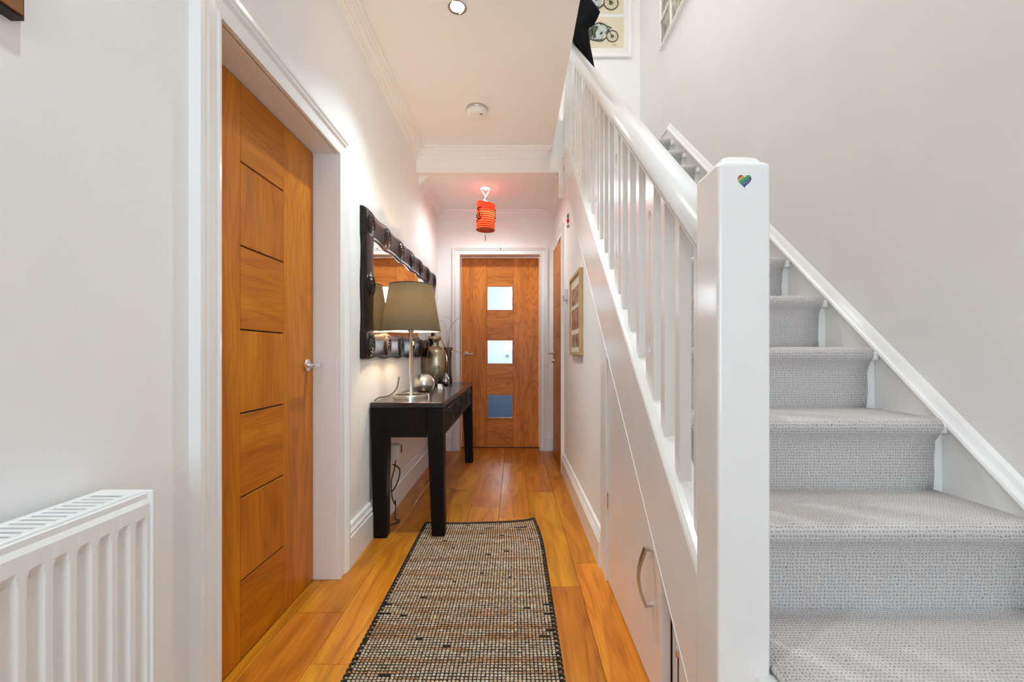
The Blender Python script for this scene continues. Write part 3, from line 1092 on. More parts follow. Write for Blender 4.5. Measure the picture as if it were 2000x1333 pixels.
# dark framed picture above the radiator
pf = thing('wall_picture', (XL, 0.40, 1.507), 'dark framed brown picture high above the radiator', 'picture')
put('frame', box(XL, XL + 0.020, 0.12, 0.655, 1.495, 2.05), 'frame_black', pf)
put('canvas', box(XL + 0.020, XL + 0.0245, 0.125, 0.650, 1.500, 2.045), 'canvas_brown', pf)

# ------------------------------------------------------------------ ceiling fittings


def downlight(x, y, z, label, power, col, angle=150):
    t = thing('downlight', (x, y, z), label, 'downlight', 'recessed ceiling downlights')
    put('bezel', MB().lathe([(0.030, 0.000), (0.033, -0.004), (0.043, -0.006), (0.0465, -0.003), (0.0465, 0.0005)], (x, y, z), 32), 'chrome', t)
    put('bulb', MB().lathe([(0.0005, -0.0035), (0.020, -0.0032), (0.031, -0.0012)], (x, y, z), 24), 'lamp_glow', t)
    s = spot('downlight_beam', (0, 0, -0.03), power, col, 0.03, angle)
    s.parent = t
    return t


WARM = (1.0, 0.80, 0.58)
downlight(-0.263, 1.976, CEIL, 'recessed downlight shining in the ceiling above the oak door', 45, (0.77, 0.935, 1.0), 108)
downlight(-0.263, 0.35, CEIL, 'recessed downlight in the ceiling above the radiator', 15, (0.77, 0.935, 1.0), 125)
downlight(-0.248, 3.69, LOW, 'small downlight with the red lantern hung from it', 25, (0.96, 0.99, 1.0), 160)

sa = thing('smoke_alarm', (-0.245, 2.80, CEIL), 'round white smoke alarm on the ceiling', 'smoke alarm')
put('base_ring', MB().lathe([(0.0, 0.0), (0.067, 0.0), (0.069, -0.004), (0.069, -0.016), (0.066, -0.018)], (-0.245, 2.80, CEIL), 40), 'brushed_steel', sa)
put('cover', MB().lathe([(0.066, -0.016), (0.068, -0.020), (0.066, -0.036), (0.060, -0.044), (0.045, -0.048), (0.0, -0.049)], (-0.245, 2.80, CEIL), 40), 'plastic_white', sa)
for dx in (0.026, 0.036):
    put('vent_hole', MB().lathe([(0.0, -0.0505), (0.004, -0.0505), (0.004, -0.044)], (-0.245 + dx, 2.775, CEIL), 10), 'dark_gap', sa)

# paper lantern
LX, LY = -0.238, 3.69
LZ0, LZ1 = 2.050, 2.285
lan = thing('paper_lantern', (LX, LY, 2.40), 'red cylindrical paper lantern hung from the ceiling downlight', 'lantern')
prof = []
nr = 24
for i in range(nr + 1):
    z = LZ0 + (LZ1 - LZ0) * i / nr
    prof.append((0.078 + (0.0018 if i % 2 else 0.0), z - LZ0))
m = MB()
NS = 49
rings = []
for r, h in prof:
    rings.append([(LX + r * math.cos(2 * PI * j / (NS - 1) + PI / 2), LY + r * math.sin(2 * PI * j / (NS - 1) + PI / 2), LZ0 + h - 0.026 * (h / (LZ1 - LZ0)) ** 2 * (0.5 - 0.5 * math.sin(2 * PI * j / (NS - 1)))) for j in range(NS)])
m.bridge(rings, closed=False, caps=False, smooth=True)
pp = put('paper', m, 'lantern_paper', lan)
uvl = pp.data.uv_layers.new(name='wrap')
for lp in pp.data.loops:
    i, j = divmod(lp.vertex_index, NS)
    uvl.data[lp.index].uv = (j / (NS - 1), i / nr)
put('hoop', MB().tube([(LX + 0.079 * math.cos(2 * PI * j / 32), LY + 0.079 * math.sin(2 * PI * j / 32), LZ0) for j in range(33)], 0.0035, 6), 'ornament_red', lan)
put('hoop', MB().tube([(LX + 0.079 * math.cos(2 * PI * j / 32), LY + 0.079 * math.sin(2 * PI * j / 32), LZ1 - 0.026 * (0.5 + 0.5 * math.cos(2 * PI * j / 32))) for j in range(33)], 0.0030, 6), 'ornament_red', lan)


def on_lantern(ang, h):
    """ang in degrees from facing the camera, positive to the viewer's right; h in 0..1"""
    a = math.radians(-90 + ang)
    return (LX + 0.0812 * math.cos(a), LY + 0.0812 * math.sin(a), LZ0 + (LZ1 - LZ0) * h)


for side in (-48, 100):
    mk = MB()
    def S(pts, r=0.0032):
        P_ = [on_lantern(side + a, h) for a, h in pts]
        mk.tube(spline(P_, 4), r, 5)
    S([(-20, 0.735), (0, 0.738), (20, 0.742)], 0.005)
    S([(0, 0.735), (2, 0.62)])
    S([(-16, 0.66), (0, 0.665), (16, 0.65)])
    S([(-14, 0.62), (-2, 0.56), (14, 0.48)])
    S([(10, 0.62), (-4, 0.55), (-16, 0.46)])
    S([(-20, 0.52), (-8, 0.46), (-18, 0.38), (-24, 0.44), (-20, 0.52)])
    S([(12, 0.56), (26, 0.55), (30, 0.46), (20, 0.39), (10, 0.45), (12, 0.56)], 0.0036)
    S([(-2, 0.50), (4, 0.42), (0, 0.33)])
    S([(-22, 0.285), (0, 0.32), (22, 0.345)], 0.0055)
    put('brush_character', mk, 'ink_black', lan)
wire = MB()
for s in (-1, 1):
    wire.tube(spline([(-0.248 + s * 0.044, 3.69, 2.405), (-0.248 + s * 0.03, 3.69, 2.385), (-0.240, 3.685, 2.335)], 4), 0.0018, 6)
wire.tube(spline([(-0.240, 3.685, 2.337), (-0.252, 3.69, 2.315), (-0.255, 3.69, 2.285)], 4), 0.0018, 6)
wire.tube([(LX - 0.079, LY, LZ1), (-0.255, LY, LZ1 + 0.004), (LX + 0.079, LY, LZ1 - 0.026)], 0.0018, 5)
put('hanging_wire', wire, 'plastic_white', lan)
put('tassel', MB().tube(spline([(LX, LY, LZ0), (LX + 0.001, LY, 2.012), (LX - 0.003, LY, 2.00), (LX + 0.003, LY, 1.975), (LX + 0.001, LY, 1.955)], 4),
                        [0.0008] * 5 + [0.0012] * 3 + [0.004] * 8 + [0.002], 6), 'dried_twig', lan)
bt = MB()
bt.bridge([[on for on in [(LX + 0.077 * math.cos(2 * PI * j / 32), LY + 0.077 * math.sin(2 * PI * j / 32), LZ0 + 0.002 + e) for j in range(32)]] for e in (0, 0.002)])
put('base_disc', bt, 'ornament_red', lan)
lan.rotation_euler = (0.0, math.radians(1.5), 0.0)

# hook over the far door
hk = thing('door_hook', (-0.139, YF - 0.005, 2.02), 'tiny dark hook above the glazed door frame', 'hook')
put('shank', MB().tube(spline([(-0.139, YF, 2.048), (-0.139, YF - 0.018, 2.046), (-0.137, YF - 0.024, 2.034), (-0.132, YF - 0.018, 2.024), (-0.128, YF - 0.008, 2.028)], 4), 0.004, 6), 'iron_black', hk)

# ------------------------------------------------------------------ mirror
MY0, MY1, MZ0, MZ1 = 2.135, 4.06, 0.952, 1.730
mir = thing('wall_mirror', (XL, 3.08, MZ0), 'long mirror in a dark wavy frame carved with spirals', 'mirror')
FW = 0.150
put('glass', box(XL + 0.010, XL + 0.016, MY0 + 0.1, MY1 - 0.1, MZ0 + 0.1, MZ1 - 0.1), 'mirror_glass', mir)
NB = 7
sp = (MY1 - MY0 - FW) / (NB - 1)
cy = [MY0 + FW / 2 + sp * i for i in range(NB)]
czs = [MZ0 + FW / 2, (MZ0 + MZ1) / 2, MZ1 - FW / 2]


def frame_side(horizontal, lo, hi, c0, centres):
    """a bar with wavy edges, bulging at each carved disc; c0: centre line across"""
    m = MB()
    n = 96
    rings = []
    for i in range(n + 1):
        t_ = lo + (hi - lo) * i / n
        dmin = min(abs(t_ - c) for c in centres)
        wv = math.cos(min(1.0, dmin / (0.145 if horizontal else 0.16)) * PI) * 0.5 + 0.5
        hw = 0.066 + 0.010 * wv
        th = 0.028 + 0.004 * wv
        ring = []
        for j in range(9):
            a = PI * j / 8
            u, p = -math.cos(a) * hw, 0.012 + (th - 0.012) * (math.sin(a) ** 0.40 if 0 < j < 8 else 0)
            ring.append((u, p))
        ring = [(-hw, 0.0)] + ring + [(hw, 0.0)]
        rings.append([(XL + p, t_, c0 + u) if horizontal else (XL + p, c0 + u, t_) for u, p in ring])
    m.bridge(rings, True, True, True)
    return m


for z in (MZ0 + FW / 2, MZ1 - FW / 2):
    put('frame_rail', frame_side(True, MY0, MY1, z, cy), 'mirror_frame', mir)
for y in (MY0 + FW / 2, MY1 - FW / 2):
    put('frame_stile', frame_side(False, MZ0 + 0.02, MZ1 - 0.02, y, czs), 'mirror_frame', mir)


def rosette(y, z):
    m = MB()
    prof = [(0.0, 0.0095), (0.008, 0.009), (0.012, 0.002), (0.016, 0.001), (0.021, 0.008), (0.026, 0.007), (0.030, 0.001), (0.034, 0.0005), (0.039, 0.007),
            (0.045, 0.006), (0.049, 0.0005), (0.053, 0.0), (0.057, 0.004), (0.062, 0.0), (0.064, -0.008)]
    m.lathe([(r, h * 1.1 + 0.0318) for r, h in prof], (XL, y, z), 28, axis=0)
    return put('carved_spiral', m, 'mirror_frame', mir)


for i, y in enumerate(cy):
    rosette(y, czs[0])
    rosette(y, czs[2])
for y in (cy[0], cy[-1]):
    rosette(y, czs[1])

# ------------------------------------------------------------------ console table
TY0, TY1, TX0, TX1, TZ = 2.262, 3.885, -0.765, -0.376, 0.7216
tab = thing('console_table', (-0.57, 3.07, 0), 'dark lacquered console table with four drawers under the mirror', 'table')
put('tabletop', box(TX0, TX1, TY0, TY1, TZ - 0.028, TZ), 'table_top', tab, bevel=0.004)


def leg(x0, x1, y0, y1, sx, sy, z0):
    """tapering square leg; sx, sy: which sides stay plumb"""
    w = 0.024
    tx = (0, -w) if sx < 0 else (w, 0)
    ty = (0, -w) if sy < 0 else (w, 0)
    if sx < 0: bx0, bx1 = x0 + 0.018, x1 - 0.002
    else: bx0, bx1 = x0 + 0.028, x1 + 0.010
    by0, by1 = (y0, y1 - w) if sy < 0 else (y0 + w, y1)
    m = MB().bridge([[(bx0, by0, z0), (bx1, by0, z0), (bx1, by1, z0), (bx0, by1, z0)],
                     [(x0, y0, TZ - 0.028), (x1, y0, TZ - 0.028), (x1, y1, TZ - 0.028), (x0, y1, TZ - 0.028)]])
    return put('leg', m, 'table_dark', tab, bevel=0.004)


leg(TX0, TX0 + 0.090, TY0 + 0.003, TY0 + 0.090, -1, -1, 0.0)
leg(TX1 - 0.090, TX1 - 0.002, TY0 + 0.003, TY0 + 0.090, 1, -1, 0.0095)
leg(TX0, TX0 + 0.090, TY1 - 0.090, TY1 - 0.003, -1, 1, 0.0)
leg(TX1 - 0.090, TX1 - 0.002, TY1 - 0.090, TY1 - 0.003, 1, 1, 0.0)
AZ = 0.536
put('end_apron', box(TX0 + 0.09, TX1 - 0.09, TY0 + 0.006, TY0 + 0.03, AZ, TZ - 0.028), 'table_dark', tab)
put('end_apron', box(TX0 + 0.09, TX1 - 0.09, TY1 - 0.03, TY1 - 0.006, AZ, TZ - 0.028), 'table_dark', tab)
put('back_apron', box(TX0 + 0.004, TX0 + 0.028, TY0 + 0.09, TY1 - 0.09, AZ, TZ - 0.028), 'table_dark', tab)
put('lower_rail', box(TX1 - 0.04, TX1 - 0.006, TY0 + 0.09, TY1 - 0.09, AZ, AZ + 0.030), 'table_dark', tab)
put('upper_rail', box(TX1 - 0.04, TX1 - 0.006, TY0 + 0.09, TY1 - 0.09, TZ - 0.052, TZ - 0.028), 'table_dark', tab)
dl = (TY1 - TY0 - 0.18)
dw = dl / 4
for i in range(4):
    y0 = TY0 + 0.09 + i * dw
    if i:
        put('drawer_divider', box(TX1 - 0.04, TX1 - 0.004, y0 - 0.012, y0 + 0.012, AZ + 0.03, TZ - 0.052), 'table_dark', tab)
    dr = put('drawer', box(TX1 - 0.05, TX1 - 0.008 if i in (1, 2) else TX1 - 0.003, y0 + 0.016, y0 + dw - 0.016, AZ + 0.034, TZ - 0.056), 'table_dark', tab, bevel=0.004)
    yc_ = y0 + dw / 2
    zc_ = (AZ + TZ) / 2
    fx = TX1 - 0.004
    m = MB().box(fx - 0.002, fx + 0.003, yc_ - 0.045, yc_ + 0.045, zc_ + 0.004, zc_ + 0.018)
    m.lathe([(0.0, 0.006), (0.014, 0.006), (0.016, 0.0)], (fx, yc_, zc_ + 0.012), 12, axis=0)
    m.tube(spline([(fx + 0.006, yc_ - 0.036, zc_ + 0.012), (fx + 0.016, yc_ - 0.036, zc_ - 0.01), (fx + 0.017, yc_ - 0.022, zc_ - 0.032), (fx + 0.017, yc_, zc_ - 0.036),
                   (fx + 0.017, yc_ + 0.022, zc_ - 0.032), (fx + 0.016, yc_ + 0.036, zc_ - 0.01), (fx + 0.006, yc_ + 0.036, zc_ + 0.012)], 4), 0.0042, 6)
    put('drop_handle', m, 'iron_black', dr)

# ------------------------------------------------------------------ table lamp
PX, PY = -0.606, 2.512
lamp = thing('table_lamp', (PX, PY, TZ), 'lit table lamp with dark drum shade on the console', 'lamp')
ring = MB()
ro, ri, h0, h1 = 0.104, 0.090, TZ + 0.0005, TZ + 0.021
rr = []
for r, z in ((ro, h0), (ro, h1), (ri, h1), (ri, h0), (ro, h0)):
    rr.append([(PX + r * math.cos(2 * PI * j / 48), PY + r * math.sin(2 * PI * j / 48), z) for j in range(48)])
ring.bridge(rr, True, False)
bs = put('base_ring', ring, 'nickel', lamp, bevel=0.0012, seg=1)
put('base_bar', box(PX - 0.092, PX + 0.092, PY - 0.007, PY + 0.007, TZ + 0.001, TZ + 0.012), 'nickel', lamp)
put('pole', MB().lathe([(0.013, 0.012), (0.0115, 0.02), (0.0105, 0.385), (0.017, 0.388), (0.017, 0.440), (0.012, 0.445), (0.0, 0.445)], (PX, PY, TZ), 20), 'nickel', lamp)
SB, ST = 1.112, 1.385
RB, RT = 0.172, 0.126
put('shade', MB().lathe([(RB, SB), (RT, ST)], (PX, PY, 0), 56), 'shade_fabric', lamp)
put('shade_lining', MB().lathe([(RB - 0.002, SB + 0.001), (RT - 0.002, ST - 0.001)], (PX, PY, 0), 56), 'shade_inside', lamp)
tr = MB()
for r, z in ((RB, SB), (RT, ST)):
    tr.tube([(PX + r * math.cos(2 * PI * j / 48), PY + r * math.sin(2 * PI * j / 48), z) for j in range(49)], 0.0025, 5)
put('shade_trim', tr, 'frame_black', lamp)
put('bulb', MB().lathe([(0.0, 0.060), (0.018, 0.054), (0.027, 0.036), (0.026, 0.020), (0.014, 0.0), (0.012, -0.012)], (PX, PY, 1.178), 20), 'bulb_glow', lamp)
pb = point('lamp_bulb_light', (0, 0, 1.27 - TZ), 9.0, (1.0, 0.76, 0.48), 0.03)
pb.parent = lamp
sw = MB().tube([(PX + 0.018, PY - 0.02, 1.16), (PX + 0.018, PY - 0.02, 1.04)], 0.0008, 5)
psw = put('pull_cord', sw, 'iron_black', lamp)
put('pull_toggle', MB().lathe([(0.0, 0.0), (0.0042, 0.001), (0.0048, 0.012), (0.0035, 0.025), (0.0, 0.027)], (PX + 0.018, PY - 0.02, 1.028), 10), 'plastic_white', psw)
cb = MB().tube(spline([(PX - 0.095, PY + 0.02, TZ + 0.006), (-0.735, 2.47, TZ + 0.006), (-0.755, 2.39, TZ + 0.005), (-0.757, 2.34, TZ + 0.012), (-0.757, 2.315, TZ + 0.006)], 6), 0.0032, 6)
cb = MB().tube(spline([(-0.690, 2.56, TZ + 0.12), (-0.694, 2.53, TZ + 0.060), (-0.705, 2.47, TZ + 0.028), (-0.722, 2.40, TZ + 0.018), (-0.741, 2.34, TZ + 0.018), (-0.751, 2.30, TZ + 0.006)], 6), 0.0034, 6)
put('flex', cb, 'black_cable', lamp)

# ------------------------------------------------------------------ things on the table
orb = thing('silver_globe', (-0.589, 2.80, TZ), 'open topped silver globe beside the lamp foot', 'candle holder')
pr_ = [(0.0, 0.0), (0.028, 0.0008)]
for a in range(-70, 66, 9):
    pr_.append((0.066 * math.cos(math.radians(a)), 0.062 + 0.0655 * math.sin(math.radians(a))))
pr_ += [(0.025, 0.118), (0.030, 0.06), (0.0, 0.05)]
put('bowl', MB().lathe(pr_, (-0.589, 2.80, TZ + 0.0006), 36), 'pewter', orb)

FX, FY = -0.665, 3.56
fl = thing('bronze_flask', (FX, FY, TZ), 'flattened bronze flask vase with a short neck on the console', 'vase')
bp_ = [(0.0, 0.0), (0.066, 0.001), (0.074, 0.010), (0.098, 0.085), (0.108, 0.16), (0.107, 0.22), (0.096, 0.27), (0.072, 0.305), (0.047, 0.318), (0.041, 0.322)]
put('body', MB().lathe(bp_, (FX, FY, TZ + 0.0006), 40, sx=1.0, sy=0.62), 'bronze', fl)
put('neck', MB().lathe([(0.041, 0.318), (0.036, 0.328), (0.037, 0.362), (0.050, 0.370), (0.055, 0.382), (0.052, 0.398), (0.044, 0.404), (0.030, 0.402), (0.028, 0.36)], (FX, FY, TZ), 32, sx=1.0, sy=0.8), 'bronze', fl)
for s in (-1, 1):
    pts = []
    for r, h in bp_[2:9]:
        x = r * s * 0.46
        yv = 0.62 * math.sqrt(max(0, r * r - x * x))
        pts.append((FX + x, FY - yv - 0.0005, TZ + h))
    put('seam', MB().tube(spline(pts, 3), 0.0014, 5), 'bronze', fl)
tc_ = bpy.data.curves.new('mark', 'FONT')
tc_.body = 'CK'
tc_.size = 0.036
tc_.extrude = 0.001
tob = bpy.data.objects.new('mark_text', tc_)
COL.objects.link(tob)
bpy.context.view_layer.update()
tme = bpy.data.meshes.new_from_object(tob.evaluated_get(bpy.context.evaluated_depsgraph_get()))
bpy.data.objects.remove(tob, do_unlink=True)
tme.materials.clear()
tme.materials.append(MATS['ink_black'])
mko = bpy.data.objects.new('mark', tme)
COL.objects.link(mko)
mko.parent = fl
mko.location = (0.010, -0.0665, 0.135)
mko.rotation_euler = (PI / 2, 0, 0.06)

pear = thing('silver_pear', (-0.556, 3.475, TZ), 'small polished dark silver pear ornament in front of the bronze flask', 'ornament')
put('body', MB().lathe([(0.0, 0.0), (0.018, 0.001), (0.027, 0.015), (0.029, 0.034), (0.024, 0.058), (0.013, 0.080), (0.007, 0.096), (0.004, 0.104), (0.0, 0.106)], (-0.556, 3.475, TZ + 0.0005), 28), 'dark_silver', pear)
put('stalk', MB().tube([(-0.556, 3.475, TZ + 0.104), (-0.554, 3.475, TZ + 0.120)], 0.0015, 6), 'dark_silver', pear)

cd = thing('folded_tag', (-0.535, 3.16, TZ), 'little folded white tag lying beside the silver globe', 'tag')
m = MB()
m.add([(-0.560, 3.13, TZ + 0.0006), (-0.520, 3.115, TZ + 0.0006), (-0.538, 3.155, TZ + 0.034), (-0.566, 3.165, TZ + 0.034)], [(0, 1, 2, 3)])
m.add([(-0.545, 3.20, TZ + 0.0006), (-0.510, 3.19, TZ + 0.0006), (-0.538, 3.155, TZ + 0.034), (-0.566, 3.165, TZ + 0.034)], [(0, 1, 2, 3)])
fo = put('leaf', m, 'tag_white', cd)
fo.modifiers.new('thick', 'SOLIDIFY').thickness = 0.0008

VX, VY = -0.583, 3.78
va = thing('tall_vase', (VX, VY, TZ), 'tall dark waisted vase holding dried stems', 'vase')
put('body', MB().lathe([(0.0, 0.0), (0.036, 0.001), (0.038, 0.008), (0.030, 0.07), (0.0255, 0.15), (0.026, 0.20), (0.032, 0.265), (0.042, 0.312), (0.039, 0.312), (0.029, 0.262), (0.023, 0.20)], (VX, VY, TZ + 0.0006), 28), 'vase_brown', va)
ds = thing('dried_stems', (VX, VY, TZ + 0.2), 'dried wheat heads and curling twigs in the dark vase', 'dried flowers')


def stem(pts, r=0.0016, mat='dried_twig', name='twig'):
    pts = [(VX + a, VY + b, TZ + c) for a, b, c in pts]
    return put(name, MB().tube(spline(pts, 6), r, 5), mat, ds)


def wheat(p0, p1, r):
    P0, P1 = Vector((VX + p0[0], VY + p0[1], TZ + p0[2])), Vector((VX + p1[0], VY + p1[1], TZ + p1[2]))
    n = 9
    m = MB()
    for i in range(n):
        c = P0.lerp(P1, i / (n - 1))
        q = r * (1.0 - 0.06 * i)
        dirv = (P1 - P0).normalized() * (P1 - P0).length / n * 0.75
        m.tube([c - dirv * 0.6, c, c + dirv * 0.6], [q * 0.35, q, q * 0.4], 7)
    return put('wheat_head', m, 'dried_wheat', ds)


wheat((-0.02, -0.01, 0.305), (-0.058, -0.02, 0.385), 0.011)
wheat((0.0, -0.01, 0.31), (0.012, -0.01, 0.395), 0.010)
wheat((0.02, -0.01, 0.30), (0.12, -0.03, 0.262), 0.007)
wheat((0.0, 0.01, 0.31), (-0.01, 0.01, 0.36), 0.010)
stem([(0, 0, 0.22), (-0.02, 0, 0.40), (0.02, 0, 0.50), (0.085, 0, 0.565), (0.15, 0, 0.56)], 0.0010)
stem([(0, 0, 0.22), (0.01, 0, 0.42), (0.05, 0, 0.53), (0.11, 0, 0.59)], 0.0010)
stem([(0, 0, 0.22), (-0.01, 0, 0.42), (-0.03, 0, 0.52), (-0.08, 0, 0.55), (-0.13, 0, 0.50)], 0.0010)
stem([(0, 0, 0.22), (0.005, 0, 0.44), (0.03, 0, 0.52), (0.0, 0, 0.575), (-0.05, 0, 0.58)], 0.0010)
stem([(0, 0, 0.22), (-0.05, -0.01, 0.36), (-0.085, -0.02, 0.48), (-0.10, -0.02, 0.56)], 0.0017)
stem([(0, 0, 0.22), (0.03, 0, 0.38), (0.07, 0, 0.45)], 0.0008)

# ------------------------------------------------------------------ socket, adapter and cords under the table
so_ = thing('wall_socket', (XL, 2.62, 0.36), 'white wall socket and plug adapter under the console', 'socket')
put('face_plate', box(XL, XL + 0.010, 2.63, 2.78, 0.315, 0.405), 'plastic_white', so_, bevel=0.003)
put('adapter', box(XL + 0.010, XL + 0.056, 2.645, 2.70, 0.318, 0.412), 'plastic_white', so_, bevel=0.004)
put('plug', box(XL + 0.010, XL + 0.048, 2.715, 2.765, 0.34, 0.392), 'iron_black', so_, bevel=0.006)
cdx = thing('power_cord', (XL + 0.03, 2.65, 0), 'tangled black power cords hanging from the wall socket', 'cord')
put('cord', MB().tube(spline([(-0.735, 2.655, 0.320), (-0.742, 2.64, 0.26), (-0.752, 2.62, 0.20), (-0.745, 2.60, 0.12), (-0.722, 2.58, 0.07), (-0.712, 2.56, 0.10),
                              (-0.708, 2.55, 0.06), (-0.70, 2.52, 0.006), (-0.672, 2.50, 0.005), (-0.676, 2.46, 0.005), (-0.72, 2.42, 0.005)], 6), 0.0038, 6), 'black_cable', cdx)
put('cord', MB().tube(spline([(-0.750, 2.64, 0.295), (-0.726, 2.63, 0.290), (-0.705, 2.63, 0.265), (-0.708, 2.62, 0.215), (-0.725, 2.60, 0.165), (-0.745, 2.585, 0.14)], 6), 0.0042, 6), 'black_cable', cdx)

# ------------------------------------------------------------------ rug
RUX0, RUX1, RUY0, RUY1 = -0.512, 0.150, 0.62, 2.455
rug = thing('runner_rug', (-0.18, 1.5, 0), 'woven tan and black runner rug on the oak floor', 'rug')

rnd = random.Random(12)
CXN, CYN = 53, 156
px_, py_ = (RUX1 - RUX0) / CXN, (RUY1 - RUY0) / CYN
m = MB()
cols = []
tints = [(0.72, 0.55, 0.38), (0.76, 0.64, 0.49), (0.64, 0.44, 0.27), (0.72, 0.55, 0.38), (0.60, 0.33, 0.16), (0.68, 0.51, 0.34)]
for j in range(CYN):
    rowt = rnd.choice(tints)
    dark_row = rnd.random() < 0.07
    seg_t, left = rowt, 0
    for i in range(CXN):
        if left <= 0:
            left = rnd.randint(4, 18)
            seg_t = rnd.choice([rowt, rowt, rnd.choice(tints)])
            dark = rnd.random() < (0.30 if dark_row else 0.05)
            if dark:
                left = rnd.randint(1, 3 if dark_row else 2)
        left -= 1
        q_ = rnd.uniform(0.82, 1.22)
        c = (0.03, 0.027, 0.027) if dark else tuple(x * q_ for x in seg_t)
        x = RUX0 + (i + 0.5) * px_ + rnd.uniform(-0.0006, 0.0006)
        y = RUY0 + (j + 0.5) * py_ + rnd.uniform(-0.0006, 0.0006) + 0.004 * math.sin(j * 0.9) * math.sin(i * 0.21 + j * 0.05) * 0.4
        a, b, h = px_ * rnd.uniform(0.37, 0.44), py_ * rnd.uniform(0.26, 0.35), rnd.uniform(0.0066, 0.0082)
        vs = [(x - a, y - b * 0.6, 0.004), (x + a, y - b * 0.6, 0.004), (x + a, y + b * 0.6, 0.004), (x - a, y + b * 0.6, 0.004),
              (x - a * 0.55, y - b, h - 0.001), (x + a * 0.55, y - b, h - 0.001), (x + a * 0.55, y + b, h - 0.001), (x - a * 0.55, y + b, h - 0.001),
              (x - a * 0.5, y, h + 0.0012), (x + a * 0.5, y, h + 0.0012)]
        m.add(vs, [(0, 1, 5, 4), (1, 2, 6, 9, 5), (2, 3, 7, 6), (3, 0, 4, 8, 7), (4, 5, 9, 8), (8, 9, 6, 7)], True)
        cols += [c] * 10


def rug_warp(v):
    x, y, z = v
    q = min(1.0, max(0.0, (y - 2.12) / 0.33))
    u = max(0.0, ((x - RUX0) / (RUX1 - RUX0) - 0.5) / 0.5)
    return (x - 0.030 * u * q * q, y + 0.058 * u * u * q * q - 0.006 * math.sin(x * 14) * q, z + 0.006 * u * u * q * q)


m.v = [rug_warp(v) for v in m.v]
wv = put('weave', m, 'rug_weave', rug)
wv['kind'] = 'stuff'
ca = wv.data.color_attributes.new('yarn', 'FLOAT_COLOR', 'POINT')
flat = []
for c in cols:
    flat += [c[0], c[1], c[2], 1.0]
ca.data.foreach_set('color', flat)
m = MB()
for j in range(CYN // 2):
    for x, s in ((RUX0 + 0.004, 1), (RUX1 - 0.004, -1)):
        y = RUY0 + (j + 0.5) * py_ * 2
        m.tube([(x - 0.007 * s, y - 0.006, 0.004), (x - 0.004 * s, y - 0.002, 0.009), (x + 0.004 * s, y + 0.004, 0.010), (x + 0.010 * s, y + 0.008, 0.006)], [0.002, 0.0048, 0.0048, 0.002], 6)
m.v = [rug_warp(v) for v in m.v]
bk = MB()
nb = 24
bk.bridge([[rug_warp((RUX0 + 0.006 + (RUX1 - RUX0 - 0.012) * a / nb, RUY0 + (RUY1 - RUY0) * b / nb, 0.0045)) for a in range(nb + 1)] for b in range(nb + 1)], False, False)
put('backing', bk, 'rug_dark', rug)
eg = put('edge_cord', m, 'rug_dark', rug)
eg['kind'] = 'stuff'
m = MB()
rows = []
for i in range(25):
    x = RUX0 - 0.003 + (RUX1 - RUX0 + 0.004) * i / 24
    rows.append([(x, RUY1 - 0.014, 0.004), (x, RUY1 - 0.012, 0.009), (x, RUY1 + 0.004, 0.0105), (x, RUY1 + 0.012, 0.006), (x, RUY1 + 0.012, 0.001)])
m.bridge(rows, True, True, True)
m.v = [rug_warp(v) for v in m.v]
put('end_binding', m, 'rug_dark', rug)

# ------------------------------------------------------------------ right wall: photo frame, thermostat, ornament
pfm = thing('framed_photos', (XR, 2.77, 0.97), 'light oak frame with seven small sepia photos under the stairs', 'picture frame')
fy0, fy1, fz0, fz1, fx = 2.540, 2.992, 0.972, 1.496, 0.388
f = MB()
f.box(fx, XR, fy0, fy0 + 0.022, fz0, fz1)
f.box(fx, XR, fy1 - 0.022, fy1, fz0, fz1)
f.box(fx, XR, fy0 + 0.022, fy1 - 0.022, fz0, fz0 + 0.022)
f.box(fx, XR, fy0 + 0.022, fy1 - 0.022, fz1 - 0.022, fz1)
put('frame', f, 'frame_oak', pfm, bevel=0.0015, seg=1)
put('mount', box(fx + 0.010, XR, fy0 + 0.022, fy1 - 0.022, fz0 + 0.022, fz1 - 0.022), 'mat_cream', pfm)
for nrow, z0, z1 in ((2, 1.300, 1.412), (3, 1.140, 1.275), (2, 1.025, 1.108)):
    tot = 0.345
    wd = tot / nrow - 0.016
    for i in range(nrow):
        ya = (fy0 + fy1) / 2 - tot / 2 + i * tot / nrow + 0.008
        put('photo', box(fx + 0.0088, fx + 0.0105, ya, ya + wd, z0, z1), 'photo_sepia', pfm)
th = thing('thermostat', (XR, 3.30, 1.39), 'small white thermostat on the wall beside the ajar door', 'thermostat')
put('casing', box(XR - 0.026, XR, 3.27, 3.355, 1.393, 1.479), 'plastic_white', th, bevel=0.004)
put('dial', MB().lathe([(0.0, -0.008), (0.018, -0.008), (0.021, 0.0)], (XR - 0.026, 3.31, 1.43), 18, axis=0), 'plastic_white', th)
orn = thing('hanging_ornament', (XR - 0.01, 3.17, 1.91), 'tiny red and green hanging ornament beside the ajar door', 'ornament')
put('cord', MB().tube([(XR - 0.004, 3.17, 2.03), (XR - 0.010, 3.17, 2.00)], 0.0015, 5), 'ornament_green', orn)
put('leaf', MB().lathe([(0.0, 0.0), (0.006, 0.008), (0.007, 0.022), (0.002, 0.036)], (XR - 0.012, 3.17, 1.984), 10), 'ornament_green', orn)
put('pepper', MB().lathe([(0.0, 0.0), (0.008, 0.012), (0.010, 0.030), (0.004, 0.042)], (XR - 0.012, 3.17, 1.944), 10), 'ornament_red', orn)
put('charm', MB().lathe([(0.0, 0.0), (0.010, 0.014), (0.012, 0.022), (0.0, 0.034)], (XR - 0.012, 3.17, 1.910), 10), 'pewter', orn)

